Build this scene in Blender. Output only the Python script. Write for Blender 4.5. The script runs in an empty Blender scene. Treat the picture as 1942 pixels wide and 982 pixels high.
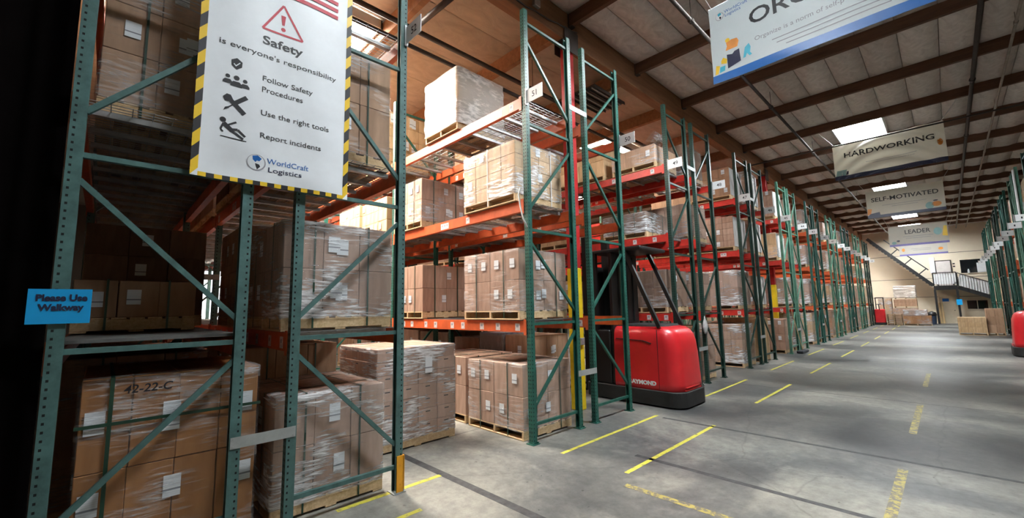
import bpy, bmesh, math, random
from mathutils import Vector, Matrix, noise
from bpy.types import Object

sc = bpy.context.scene
COL = sc.collection
RND = random.Random(7)

# ------------------------------------------------------------------ camera
cam = bpy.data.cameras.new('camera')
cam.sensor_width = 36.0
cam.lens = 36.0 * 794.7 / 1942.0
cam.clip_start = 0.05
cam.clip_end = 200
cam_ob = bpy.data.objects.new('camera', cam)
COL.objects.link(cam_ob)
def cam_rot(a, b, c):
    Rz = Matrix(((math.cos(a), -math.sin(a), 0), (math.sin(a), math.cos(a), 0), (0, 0, 1)))
    B = Matrix(((1, 0, 0), (0, 0, -1), (0, 1, 0)))
    Rx = Matrix(((1, 0, 0), (0, math.cos(b), math.sin(b)), (0, -math.sin(b), math.cos(b))))
    Rr = Matrix(((math.cos(c), -math.sin(c), 0), (math.sin(c), math.cos(c), 0), (0, 0, 1)))
    return Rr @ Rx @ B @ Rz
R = cam_rot(-.801427, .114657, -.018354)
M = Matrix((R[0], -R[1], -R[2])).transposed()
cam_ob.matrix_world = Matrix.Translation((0, 0, 1.77)) @ M.to_4x4()
sc.camera = cam_ob

# ------------------------------------------------------------------ world, exposure
sc.view_settings.view_transform = 'Standard'
sc.view_settings.look = 'None'
sc.view_settings.gamma = 1
sc.view_settings.exposure = -0.38
wd = bpy.data.worlds.new('daylight')
wd.use_nodes = True
wd.node_tree.nodes['Background'].inputs[0].default_value = (0.75, 0.86, 1.0, 1)
wd.node_tree.nodes['Background'].inputs[1].default_value = 0.6
sc.world = wd
sc.cycles.transparent_max_bounces = 16
sc.cycles.max_bounces = 7
sc.cycles.diffuse_bounces = 4
sc.cycles.caustics_reflective = False
sc.cycles.caustics_refractive = False
sc.cycles.sample_clamp_indirect = 6
sc.cycles.use_denoising = True
SKY_AISLE = 150.0     # emission of the aisle skylights
SKY_SIDE = 125.0       # emission of the skylights over the racks
TUBE = 40.0           # emission of the strip lights

# ------------------------------------------------------------------ materials
MATS = {}
def nt(name):
    m = bpy.data.materials.new(name)
    m.use_nodes = True
    MATS[name] = m
    t = m.node_tree
    return m, t, t.nodes['Principled BSDF']
def N(t, kind, **kw):
    n = t.nodes.new(kind)
    for k, v in kw.items():
        if hasattr(n, k) and k not in n.inputs:
            setattr(n, k, v)
        else:
            n.inputs[k].default_value = v
    return n
def ramp(t, fac, stops, interp='LINEAR'):
    n = t.nodes.new('ShaderNodeValToRGB')
    n.color_ramp.interpolation = interp
    els = n.color_ramp.elements
    while len(els) < len(stops):
        els.new(0.5)
    for e, (p, c) in zip(els, stops):
        e.position = p
        e.color = (*c, 1) if len(c) == 3 else c
    t.links.new(fac, n.inputs[0])
    return n
def mapped(t, scale=(1, 1, 1), kind='Object', rot=(0, 0, 0)):
    tc = t.nodes.new('ShaderNodeTexCoord')
    mp = t.nodes.new('ShaderNodeMapping')
    mp.inputs['Scale'].default_value = scale
    mp.inputs['Rotation'].default_value = rot
    t.links.new(tc.outputs[kind], mp.inputs[0])
    return mp.outputs[0]
def bump(t, b, height, dist=0.01, strength=0.5):
    n = t.nodes.new('ShaderNodeBump')
    n.inputs['Strength'].default_value = strength
    n.inputs['Distance'].default_value = dist
    t.links.new(height, n.inputs['Height'])
    t.links.new(n.outputs[0], b.inputs['Normal'])
def mixc(t, fac, a, b, mode='MIX'):
    n = t.nodes.new('ShaderNodeMix')
    n.data_type = 'RGBA'
    n.blend_type = mode
    for sock, v in ((n.inputs[0], fac), (n.inputs[6], a), (n.inputs[7], b)):
        if hasattr(v, 'is_output'):
            t.links.new(v, sock)
        elif isinstance(v, (int, float)):
            sock.default_value = v
        else:
            sock.default_value = (*v, 1)
    return n.outputs[2]
def flat(name, col, rough=0.5, metal=0.0, spec=0.5, wear=0.15, scale=6.0, bmp=0.0):
    """painted / plain surface with slight dirt variation"""
    m, t, b = nt(name)
    b.inputs['Roughness'].default_value = rough
    b.inputs['Metallic'].default_value = metal
    b.inputs['Specular IOR Level'].default_value = spec
    nz = N(t, 'ShaderNodeTexNoise', Scale=scale, Detail=5.0, Roughness=0.65)
    t.links.new(mapped(t), nz.inputs['Vector'])
    lo = tuple(c * (1 - wear * 1.6) for c in col)
    hi = tuple(min(1, c * (1 + wear)) for c in col)
    r = ramp(t, nz.outputs[0], [(0.3, lo), (0.7, hi)])
    t.links.new(r.outputs[0], b.inputs['Base Color'])
    if bmp:
        bump(t, b, nz.outputs[0], 0.01, bmp)
    return m
def emit(name, col, strength):
    m = bpy.data.materials.new(name)
    m.use_nodes = True
    t = m.node_tree
    t.nodes.clear()
    o = t.nodes.new('ShaderNodeOutputMaterial')
    e = t.nodes.new('ShaderNodeEmission')
    e.inputs[0].default_value = (*col, 1)
    e.inputs[1].default_value = strength
    t.links.new(e.outputs[0], o.inputs[0])
    MATS[name] = m
    return m

def m_cardboard(name, c1, c2):
    m, t, b = nt(name)
    b.inputs['Roughness'].default_value = 0.75
    b.inputs['Specular IOR Level'].default_value = 0.25
    oi = t.nodes.new('ShaderNodeObjectInfo')
    r = ramp(t, oi.outputs['Random'], [(0.0, c1), (1.0, c2)])
    nz = N(t, 'ShaderNodeTexNoise', Scale=1.0, Detail=4.0)
    t.links.new(mapped(t, (14, 14, 3)), nz.inputs['Vector'])
    r2 = ramp(t, nz.outputs[0], [(0.3, (0.74, 0.72, 0.7)), (0.7, (1.05, 1.05, 1.05))])
    c = mixc(t, 1.0, r.outputs[0], r2.outputs[0], 'MULTIPLY')
    t.links.new(c, b.inputs['Base Color'])
    return m
KRAFT = m_cardboard('cardboard_kraft', (0.37, 0.225, 0.14), (0.47, 0.30, 0.195))
PINK = m_cardboard('cardboard_pinkish', (0.38, 0.245, 0.18), (0.49, 0.335, 0.26))
TAN = m_cardboard('cardboard_tan', (0.55, 0.37, 0.20), (0.66, 0.46, 0.27))
ORANGEB = m_cardboard('cardboard_orange_brown', (0.34, 0.15, 0.05), (0.42, 0.20, 0.075))
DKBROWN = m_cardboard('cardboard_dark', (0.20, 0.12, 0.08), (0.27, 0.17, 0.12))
WHITEBOX = m_cardboard('cardboard_white', (0.62, 0.62, 0.62), (0.75, 0.74, 0.72))

def m_wood(name, c1, c2, grain=(2, 30, 30), rough=0.7):
    m, t, b = nt(name)
    b.inputs['Roughness'].default_value = rough
    b.inputs['Specular IOR Level'].default_value = 0.3
    nz = N(t, 'ShaderNodeTexNoise', Scale=1.0, Detail=6.0, Roughness=0.6, Distortion=0.6)
    t.links.new(mapped(t, grain), nz.inputs['Vector'])
    r = ramp(t, nz.outputs[0], [(0.3, c1), (0.7, c2)])
    oi = t.nodes.new('ShaderNodeObjectInfo')
    r2 = ramp(t, oi.outputs['Random'], [(0, (0.8, 0.8, 0.8)), (1, (1.1, 1.1, 1.1))])
    c = mixc(t, 1.0, r.outputs[0], r2.outputs[0], 'MULTIPLY')
    t.links.new(c, b.inputs['Base Color'])
    bump(t, b, nz.outputs[0], 0.003, 0.3)
    return m
PALW = m_wood('pallet_wood', (0.50, 0.34, 0.18), (0.72, 0.54, 0.33))
PALWO = m_wood('pallet_wood_old', (0.30, 0.20, 0.12), (0.48, 0.34, 0.21))
PURL = m_wood('purlin_wood', (0.075, 0.036, 0.02), (0.15, 0.072, 0.04), (1.5, 14, 14))
GLU = m_wood('glulam_wood', (0.20, 0.095, 0.045), (0.34, 0.17, 0.085), (12, 0.8, 9))
PLYW = m_wood('plank_wood', (0.42, 0.30, 0.15), (0.6, 0.45, 0.25), (20, 20, 2))

TEAL = flat('post_grey_teal', (0.072, 0.160, 0.152), 0.5, wear=0.22, scale=9)
GREEN = flat('post_green', (0.017, 0.108, 0.083), 0.42, wear=0.25, scale=9)
DKGREEN = flat('post_dark_green', (0.011, 0.042, 0.031), 0.4, wear=0.25, scale=9)
MINT = flat('post_mint', (0.085, 0.235, 0.165), 0.45, wear=0.25, scale=9)
HOLE = flat('hole_dark', (0.006, 0.008, 0.008), 0.9)
ORANGE = flat('beam_orange', (0.62, 0.115, 0.035), 0.42, wear=0.18, scale=5)
REDB = flat('beam_red', (0.60, 0.035, 0.025), 0.42, wear=0.2, scale=5)
GALV = flat('galvanised', (0.45, 0.47, 0.48), 0.4, 0.6, wear=0.2)
PLATE = flat('spacer_plate', (0.42, 0.45, 0.45), 0.45, 0.3, wear=0.12)
WIRE = flat('wire_grey', (0.36, 0.37, 0.38), 0.4, 0.5)
DECKP = flat('deck_board', (0.12, 0.12, 0.115), 0.7, wear=0.3, scale=3)
YELP = flat('yellow_paint', (0.85, 0.62, 0.02), 0.4, wear=0.1)
YELG = flat('yellow_guard', (0.80, 0.36, 0.01), 0.4, wear=0.1)
REDC = flat('red_paint', (0.50, 0.018, 0.02), 0.4, wear=0.15)
BLACK = flat('black_paint', (0.010, 0.010, 0.011), 0.45, wear=0.2)
RUBBER = flat('black_rubber', (0.016, 0.016, 0.016), 0.7, wear=0.3, bmp=0.1)
PIPE = flat('pipe_dark', (0.055, 0.045, 0.04), 0.5, 0.4)
PIPEL = flat('pipe_light', (0.33, 0.29, 0.25), 0.45, 0.3)
STRAPG = flat('strap_green', (0.012, 0.05, 0.03), 0.4)
STRAPW = flat('strap_white', (0.75, 0.75, 0.75), 0.4)
WHITEP = flat('white_plastic', (0.80, 0.82, 0.82), 0.4, wear=0.04)
VINYL = flat('white_vinyl', (0.80, 0.84, 0.88), 0.42, wear=0.04, scale=3)
VINYLC = flat('cream_vinyl', (0.62, 0.60, 0.56), 0.45, wear=0.06, scale=3)
INK = flat('black_ink', (0.010, 0.011, 0.016), 0.5, wear=0)
INKG = flat('grey_ink', (0.33, 0.33, 0.37), 0.5, wear=0)
INKR = flat('red_ink', (0.50, 0.02, 0.045), 0.5, wear=0.05)
INKB = flat('blue_ink', (0.01, 0.13, 0.45), 0.4, wear=0.05)
INKN = flat('navy_ink', (0.015, 0.02, 0.06), 0.4, wear=0.05)
INKV = flat('violet_ink', (0.20, 0.17, 0.45), 0.4, wear=0.1)
INKO = flat('orange_ink', (0.80, 0.30, 0.05), 0.4, wear=0.1)
INKY = flat('yellow_ink', (0.85, 0.56, 0.03), 0.4, wear=0.05)
INKC = flat('cyan_ink', (0.06, 0.45, 0.62), 0.4, wear=0.05)
INKT = flat('teal_ink', (0.25, 0.45, 0.45), 0.4, wear=0.1)
def translucent(m, f):
    t = m.node_tree
    b = t.nodes['Principled BSDF']
    tl = t.nodes.new('ShaderNodeBsdfTranslucent')
    mx = t.nodes.new('ShaderNodeMixShader')
    mx.inputs[0].default_value = f
    tl.inputs[0].default_value = (0.8, 0.76, 0.66, 1) if m is VINYLC else (0.74, 0.82, 0.84, 1)
    t.links.new(b.outputs[0], mx.inputs[1])
    t.links.new(tl.outputs[0], mx.inputs[2])
    t.links.new(mx.outputs[0], t.nodes['Material Output'].inputs[0])
translucent(VINYLC, 0.45)
VINYLT = flat('white_banner_cloth', (0.74, 0.78, 0.80), 0.42, wear=0.04, scale=3)
translucent(VINYLT, 0.45)
BLUEP = flat('blue_placard', (0.005, 0.36, 0.78), 0.4, wear=0.03)
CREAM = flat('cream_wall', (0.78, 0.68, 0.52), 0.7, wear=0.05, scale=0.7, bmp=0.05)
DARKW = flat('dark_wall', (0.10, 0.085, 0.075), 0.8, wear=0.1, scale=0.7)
DOORP = flat('door_paint', (0.72, 0.62, 0.46), 0.5, wear=0.04)
DOORW = flat('door_white', (0.66, 0.60, 0.56), 0.5, wear=0.04)
GLASSD = flat('dark_glass', (0.008, 0.009, 0.01), 0.08, wear=0.05)
CLOTHD = flat('dark_cloth', (0.02, 0.022, 0.028), 0.9, wear=0.3)
BAG = flat('clear_bag', (0.55, 0.55, 0.55), 0.25, wear=0.2)
LED = emit('skylight_pane', (0.92, 0.97, 1.0), SKY_AISLE)
LEDS = emit('skylight_pane_side', (1.0, 0.90, 0.78), SKY_SIDE)
TUBEM = emit('tube_glow', (1.0, 0.97, 0.9), TUBE)
DAYW = emit('daylight_window', (0.9, 0.97, 1.0), 3.0)

def m_label():
    m, t, b = nt('paper_label')
    b.inputs['Roughness'].default_value = 0.6
    sep = t.nodes.new('ShaderNodeSeparateXYZ')
    tc = t.nodes.new('ShaderNodeTexCoord')
    t.links.new(tc.outputs['Generated'], sep.inputs[0])
    mu = N(t, 'ShaderNodeMath', operation='MULTIPLY')
    mu.inputs[1].default_value = 11.0
    t.links.new(sep.outputs[2], mu.inputs[0])
    fr = N(t, 'ShaderNodeMath', operation='FRACT')
    t.links.new(mu.outputs[0], fr.inputs[0])
    r = ramp(t, fr.outputs[0], [(0.0, (0.60, 0.63, 0.67)), (0.16, (0.60, 0.63, 0.67)), (0.2, (0.74, 0.78, 0.82)), (1.0, (0.74, 0.78, 0.82))])
    r2 = ramp(t, sep.outputs[2], [(0.0, (1, 1, 1)), (0.28, (1, 1, 1)), (0.29, (0.3, 0.3, 0.33)), (0.36, (0.3, 0.3, 0.33)), (0.37, (1, 1, 1)), (1, (1, 1, 1))], 'CONSTANT')
    c = mixc(t, 1.0, r.outputs[0], r2.outputs[0], 'MULTIPLY')
    t.links.new(c, b.inputs['Base Color'])
    return m
LABEL = m_label()
BLABEL = flat('beam_label_paper', (0.72, 0.66, 0.66), 0.6, wear=0.25, scale=40)

def m_film(name, base, streak, tint=(0.86, 0.88, 0.9), scale=(5, 5, 42)):
    """clear stretch film: mostly see-through, with horizontal stretched ridges that catch the light"""
    m = bpy.data.materials.new(name)
    m.use_nodes = True
    MATS[name] = m
    t = m.node_tree
    b = t.nodes['Principled BSDF']
    out = t.nodes['Material Output']
    b.inputs['Base Color'].default_value = (*tint, 1)
    b.inputs['Roughness'].default_value = 0.17
    b.inputs['Specular IOR Level'].default_value = 1.0
    nz = N(t, 'ShaderNodeTexNoise', Scale=1.0, Detail=6.0, Roughness=0.6, Distortion=0.35)
    t.links.new(mapped(t, scale), nz.inputs['Vector'])
    big = N(t, 'ShaderNodeTexNoise', Scale=1.0, Detail=2.0)
    t.links.new(mapped(t, (1.6, 1.6, 2.2)), big.inputs['Vector'])
    mul = N(t, 'ShaderNodeMath', operation='MULTIPLY')
    t.links.new(nz.outputs[0], mul.inputs[0])
    t.links.new(big.outputs[0], mul.inputs[1])
    mr = N(t, 'ShaderNodeMapRange')
    mr.inputs['From Min'].default_value = 0.235
    mr.inputs['From Max'].default_value = 0.37
    mr.inputs['To Min'].default_value = base
    mr.inputs['To Max'].default_value = streak
    t.links.new(mul.outputs[0], mr.inputs[0])
    tr = t.nodes.new('ShaderNodeBsdfTransparent')
    mx = t.nodes.new('ShaderNodeMixShader')
    t.links.new(mr.outputs[0], mx.inputs[0])
    t.links.new(tr.outputs[0], mx.inputs[1])
    t.links.new(b.outputs[0], mx.inputs[2])
    t.links.new(mx.outputs[0], out.inputs[0])
    bump(t, b, nz.outputs[0], 0.02, 0.9)
    return m
FILM = m_film('stretch_film', 0.12, 0.95)
FILML = m_film('stretch_film_light', 0.035, 0.40)
FILMH = m_film('stretch_film_heavy', 0.46, 0.95, (0.93, 0.91, 0.86), (7, 7, 22))
FILMG = m_film('stretch_film_grey', 0.60, 0.9, (0.36, 0.38, 0.42), (20, 20, 6))

def m_floor():
    m, t, b = nt('concrete_floor')
    v = mapped(t)
    big = N(t, 'ShaderNodeTexNoise', Scale=0.42, Detail=7.0, Roughness=0.66, Distortion=0.6)
    t.links.new(v, big.inputs['Vector'])
    r = ramp(t, big.outputs[0], [(0.32, (0.07, 0.075, 0.078)), (0.46, (0.15, 0.153, 0.148)), (0.62, (0.35, 0.34, 0.30))])
    fine = N(t, 'ShaderNodeTexNoise', Scale=9.0, Detail=8.0, Roughness=0.75)
    t.links.new(v, fine.inputs['Vector'])
    r2 = ramp(t, fine.outputs[0], [(0.3, (0.62, 0.62, 0.62)), (0.62, (1.06, 1.06, 1.06))])
    c = mixc(t, 1.0, r.outputs[0], r2.outputs[0], 'MULTIPLY')
    # rubber and traffic grime: trucks turn out of the cross aisles and cross the walkway there
    sep = t.nodes.new('ShaderNodeSeparateXYZ')
    t.links.new(v, sep.inputs[0])
    ad = N(t, 'ShaderNodeMath', operation='MULTIPLY_ADD')
    ad.inputs[1].default_value = 1 / 4.33
    ad.inputs[2].default_value = -(7.45 / 4.33) + 0.5 + 4
    dn = N(t, 'ShaderNodeTexNoise', Scale=0.7, Detail=3.0)
    t.links.new(v, dn.inputs['Vector'])
    ds = N(t, 'ShaderNodeMath', operation='MULTIPLY_ADD')
    ds.inputs[1].default_value = 2.0
    ds.inputs[2].default_value = -1.0
    t.links.new(dn.outputs[0], ds.inputs[0])
    wob = N(t, 'ShaderNodeMath', operation='ADD')
    t.links.new(sep.outputs[1], wob.inputs[0])
    t.links.new(ds.outputs[0], wob.inputs[1])
    t.links.new(wob.outputs[0], ad.inputs[0])
    fr = N(t, 'ShaderNodeMath', operation='FRACT')
    t.links.new(ad.outputs[0], fr.inputs[0])
    pr = ramp(t, fr.outputs[0], [(0.0, (1, 1, 1)), (0.2, (0.72, 0.72, 0.72)), (0.42, (0.27, 0.28, 0.30)), (0.62, (0.32, 0.33, 0.34)), (0.85, (0.78, 0.78, 0.78))])
    xr = N(t, 'ShaderNodeMapRange')
    xr.inputs['From Min'].default_value = -6.0
    xr.inputs['From Max'].default_value = -2.5
    t.links.new(sep.outputs[0], xr.inputs[0])
    yr = N(t, 'ShaderNodeMapRange')
    yr.inputs['From Min'].default_value = 4.2
    yr.inputs['From Max'].default_value = 6.6
    t.links.new(wob.outputs[0], yr.inputs[0])
    fxy = N(t, 'ShaderNodeMath', operation='MULTIPLY')
    t.links.new(xr.outputs[0], fxy.inputs[0])
    t.links.new(yr.outputs[0], fxy.inputs[1])
    f2 = N(t, 'ShaderNodeMath', operation='MULTIPLY')
    f2.inputs[1].default_value = 0.95
    t.links.new(fxy.outputs[0], f2.inputs[0])
    c = mixc(t, f2.outputs[0], c, mixc(t, 1.0, c, pr.outputs[0], 'MULTIPLY'))
    # hairline cracks
    vo = N(t, 'ShaderNodeTexVoronoi', feature='DISTANCE_TO_EDGE')
    vo.inputs['Scale'].default_value = 0.33
    dv = N(t, 'ShaderNodeTexNoise', Scale=3.0, Detail=6.0)
    t.links.new(v, dv.inputs['Vector'])
    mv = mixc(t, 0.12, v, dv.outputs['Color'])
    t.links.new(mv, vo.inputs['Vector'])
    rc = ramp(t, vo.outputs['Distance'], [(0.0, (0.4, 0.4, 0.4)), (0.004, (1, 1, 1))])
    c = mixc(t, 0.4, c, mixc(t, 1.0, c, rc.outputs[0], 'MULTIPLY'))
    # small dark spots
    sp = N(t, 'ShaderNodeTexNoise', Scale=17.0, Detail=2.0)
    t.links.new(v, sp.inputs['Vector'])
    rs = ramp(t, sp.outputs[0], [(0.70, (1, 1, 1)), (0.76, (0.45, 0.45, 0.45))])
    c = mixc(t, 1.0, c, rs.outputs[0], 'MULTIPLY')
    t.links.new(c, b.inputs['Base Color'])
    rr = ramp(t, big.outputs[0], [(0.3, (0.33, 0.33, 0.33)), (0.7, (0.55, 0.55, 0.55))])
    t.links.new(rr.outputs[0], b.inputs['Roughness'])
    b.inputs['Specular IOR Level'].default_value = 0.4
    bump(t, b, fine.outputs[0], 0.004, 0.25)
    return m
FLOORM = m_floor()

def m_tape(name, col, dirt):
    m, t, b = nt(name)
    b.inputs['Roughness'].default_value = 0.5
    nz = N(t, 'ShaderNodeTexNoise', Scale=14.0, Detail=6.0, Roughness=0.7)
    t.links.new(mapped(t, kind='Object'), nz.inputs['Vector'])
    r = ramp(t, nz.outputs[0], [(0.5 - dirt, (0.16, 0.15, 0.12)), (0.56 - dirt * 0.6, col)])
    t.links.new(r.outputs[0], b.inputs['Base Color'])
    return m
TAPE = m_tape('yellow_tape', (0.62, 0.57, 0.07), 0.16)
TAPEF = m_tape('yellow_tape_faded', (0.40, 0.33, 0.09), 0.03)
TAPED = flat('dark_tape', (0.06, 0.062, 0.066), 0.6, wear=0.4, scale=10)

def m_insul(name, c1, c2, scale):
    m, t, b = nt(name)
    b.inputs['Roughness'].default_value = 0.42
    b.inputs['Specular IOR Level'].default_value = 0.5
    nz = N(t, 'ShaderNodeTexNoise', Scale=1.0, Detail=7.0, Roughness=0.65, Distortion=1.2)
    t.links.new(mapped(t, scale), nz.inputs['Vector'])
    oi = t.nodes.new('ShaderNodeObjectInfo')
    r = ramp(t, oi.outputs['Random'], [(0.0, c1), (1.0, c2)])
    r2 = ramp(t, nz.outputs[0], [(0.32, (0.72, 0.7, 0.68)), (0.65, (1.06, 1.06, 1.06))])
    c = mixc(t, 1.0, r.outputs[0], r2.outputs[0], 'MULTIPLY')
    t.links.new(c, b.inputs['Base Color'])
    bump(t, b, nz.outputs[0], 0.03, 0.6)
    return m
INS = m_insul('insulation_vinyl', (0.58, 0.53, 0.49), (0.82, 0.77, 0.72), (4, 2.5, 4))
INSL = m_insul('insulation_kraft', (0.42, 0.335, 0.26), (0.50, 0.405, 0.315), (3.0, 1.2, 3))

def m_red():
    m, t, b = nt('truck_red')
    nz = N(t, 'ShaderNodeTexNoise', Scale=3.0, Detail=5.0)
    t.links.new(mapped(t), nz.inputs['Vector'])
    r = ramp(t, nz.outputs[0], [(0.3, (0.56, 0.010, 0.018)), (0.7, (0.70, 0.018, 0.025))])
    t.links.new(r.outputs[0], b.inputs['Base Color'])
    b.inputs['Roughness'].default_value = 0.38
    b.inputs['Coat Weight'].default_value = 0.35
    b.inputs['Coat Roughness'].default_value = 0.2
    return m
TRED = m_red()

# ------------------------------------------------------------------ mesh building
class MB:
    def __init__(s):
        s.v, s.f, s.m = [], [], []
    def face(s, pts, mat=0):
        i = len(s.v)
        s.v += [tuple(p) for p in pts]
        s.f.append(tuple(range(i, i + len(pts))))
        s.m.append(mat)
    def box(s, x0, y0, z0, x1, y1, z1, mat=0):
        i = len(s.v)
        s.v += [(x, y, z) for z in (z0, z1) for y in (y0, y1) for x in (x0, x1)]
        for q in ((0, 2, 3, 1), (4, 5, 7, 6), (0, 1, 5, 4), (2, 6, 7, 3), (0, 4, 6, 2), (1, 3, 7, 5)):
            s.f.append(tuple(i + k for k in q))
            s.m.append(mat)
        return s
    def cbox(s, c, d, mat=0):
        return s.box(c[0] - d[0] / 2, c[1] - d[1] / 2, c[2] - d[2] / 2, c[0] + d[0] / 2, c[1] + d[1] / 2, c[2] + d[2] / 2, mat)
    def bbox(s, x0, y0, z0, x1, y1, z1, r=0.006, mat=0):
        """box with chamfered edges"""
        i = len(s.v)
        X, Y, Z = (x0, x1), (y0, y1), (z0, z1)
        idx = {}
        for a in (0, 1):
            for b in (0, 1):
                for c in (0, 1):
                    sx, sy, sz = (1 if a == 0 else -1), (1 if b == 0 else -1), (1 if c == 0 else -1)
                    for k, p in enumerate(((X[a], Y[b] + sy * r, Z[c] + sz * r), (X[a] + sx * r, Y[b], Z[c] + sz * r), (X[a] + sx * r, Y[b] + sy * r, Z[c]))):
                        idx[(a, b, c, k)] = len(s.v)
                        s.v.append(p)
        def F(*q):
            s.f.append(tuple(idx[k] for k in q))
            s.m.append(mat)
        for a in (0, 1):
            q = [(a, 0, 0, 0), (a, 1, 0, 0), (a, 1, 1, 0), (a, 0, 1, 0)]
            F(*(q if a else q[::-1]))
            q = [(0, a, 0, 1), (0, a, 1, 1), (1, a, 1, 1), (1, a, 0, 1)]
            F(*(q if a else q[::-1]))
            q = [(0, 0, a, 2), (1, 0, a, 2), (1, 1, a, 2), (0, 1, a, 2)]
            F(*(q if a else q[::-1]))
        for a in (0, 1):
            for b in (0, 1):
                q = [(a, b, 0, 0), (a, b, 1, 0), (a, b, 1, 1), (a, b, 0, 1)]
                F(*(q if a == b else q[::-1]))
                q = [(a, 0, b, 0), (a, 0, b, 2), (a, 1, b, 2), (a, 1, b, 0)]
                F(*(q if a == b else q[::-1]))
                q = [(0, a, b, 1), (1, a, b, 1), (1, a, b, 2), (0, a, b, 2)]
                F(*(q if a == b else q[::-1]))
                for c in (0, 1):
                    q = [(a, b, c, 0), (a, b, c, 1), (a, b, c, 2)]
                    F(*(q if (a + b + c) % 2 else q[::-1]))
        return s
    def bar(s, p0, p1, w, d, up=(0, 0, 1), mat=0):
        """rectangular bar from p0 to p1; w across, d along 'up'"""
        p0, p1 = Vector(p0), Vector(p1)
        t = (p1 - p0).normalized()
        u = Vector(up)
        a = t.cross(u)
        if a.length < 1e-5:
            a = t.cross(Vector((1, 0, 0)))
        a.normalize()
        c = a.cross(t).normalized()
        i = len(s.v)
        for p in (p0, p1):
            for sa, sc_ in ((-1, -1), (1, -1), (1, 1), (-1, 1)):
                s.v.append(tuple(p + a * sa * w / 2 + c * sc_ * d / 2))
        for q in ((0, 1, 2, 3), (7, 6, 5, 4), (0, 4, 5, 1), (1, 5, 6, 2), (2, 6, 7, 3), (3, 7, 4, 0)):
            s.f.append(tuple(i + k for k in q))
            s.m.append(mat)
        return s
    def tube(s, pts, r, n=8, mat=0, caps=True):
        pts = [Vector(p) for p in pts]
        i0 = len(s.v)
        ref = None
        for k, p in enumerate(pts):
            t = (pts[min(k + 1, len(pts) - 1)] - pts[max(k - 1, 0)]).normalized()
            if ref is None:
                ref = t.orthogonal().normalized()
            ref = (ref - t * ref.dot(t)).normalized()
            b = t.cross(ref)
            rr = r[k] if isinstance(r, (list, tuple)) else r
            for j in range(n):
                a = 2 * math.pi * j / n
                s.v.append(tuple(p + ref * math.cos(a) * rr + b * math.sin(a) * rr))
        for k in range(len(pts) - 1):
            for j in range(n):
                s.f.append((i0 + k * n + j, i0 + k * n + (j + 1) % n, i0 + (k + 1) * n + (j + 1) % n, i0 + (k + 1) * n + j))
                s.m.append(mat)
        if caps:
            s.f.append(tuple(i0 + j for j in range(n))[::-1])
            s.m.append(mat)
            e = i0 + (len(pts) - 1) * n
            s.f.append(tuple(e + j for j in range(n)))
            s.m.append(mat)
        return s
    def prism(s, poly, d, axis='x', mat=0):
        """extrude a 2-D polygon [(a,b)...]; axis is the extrusion direction, d = (lo, hi)"""
        def P(a, b, h):
            return {'x': (h, a, b), 'y': (a, h, b), 'z': (a, b, h)}[axis]
        n = len(poly)
        i = len(s.v)
        s.v += [P(a, b, d[0]) for a, b in poly] + [P(a, b, d[1]) for a, b in poly]
        s.f.append(tuple(range(i, i + n))[::-1])
        s.f.append(tuple(range(i + n, i + 2 * n)))
        s.m += [mat, mat]
        for k in range(n):
            s.f.append((i + k, i + (k + 1) % n, i + n + (k + 1) % n, i + n + k))
            s.m.append(mat)
        return s
    def loft(s, rings, mat=0, caps=True):
        n = len(rings[0])
        i = len(s.v)
        for r in rings:
            s.v += [tuple(p) for p in r]
        for k in range(len(rings) - 1):
            for j in range(n):
                s.f.append((i + k * n + j, i + k * n + (j + 1) % n, i + (k + 1) * n + (j + 1) % n, i + (k + 1) * n + j))
                s.m.append(mat)
        if caps:
            s.f.append(tuple(i + j for j in range(n))[::-1])
            e = i + (len(rings) - 1) * n
            s.f.append(tuple(e + j for j in range(n)))
            s.m += [mat, mat]
        return s
    def mesh(s, name, mats, smooth=False):
        me = bpy.data.meshes.new(name)
        me.from_pydata(s.v, [], s.f)
        for m in (mats if isinstance(mats, (list, tuple)) else [mats]):
            me.materials.append(m)
        me.polygons.foreach_set('material_index', s.m)
        if smooth:
            me.polygons.foreach_set('use_smooth', [True] * len(s.f))
        me.update()
        return me

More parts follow.
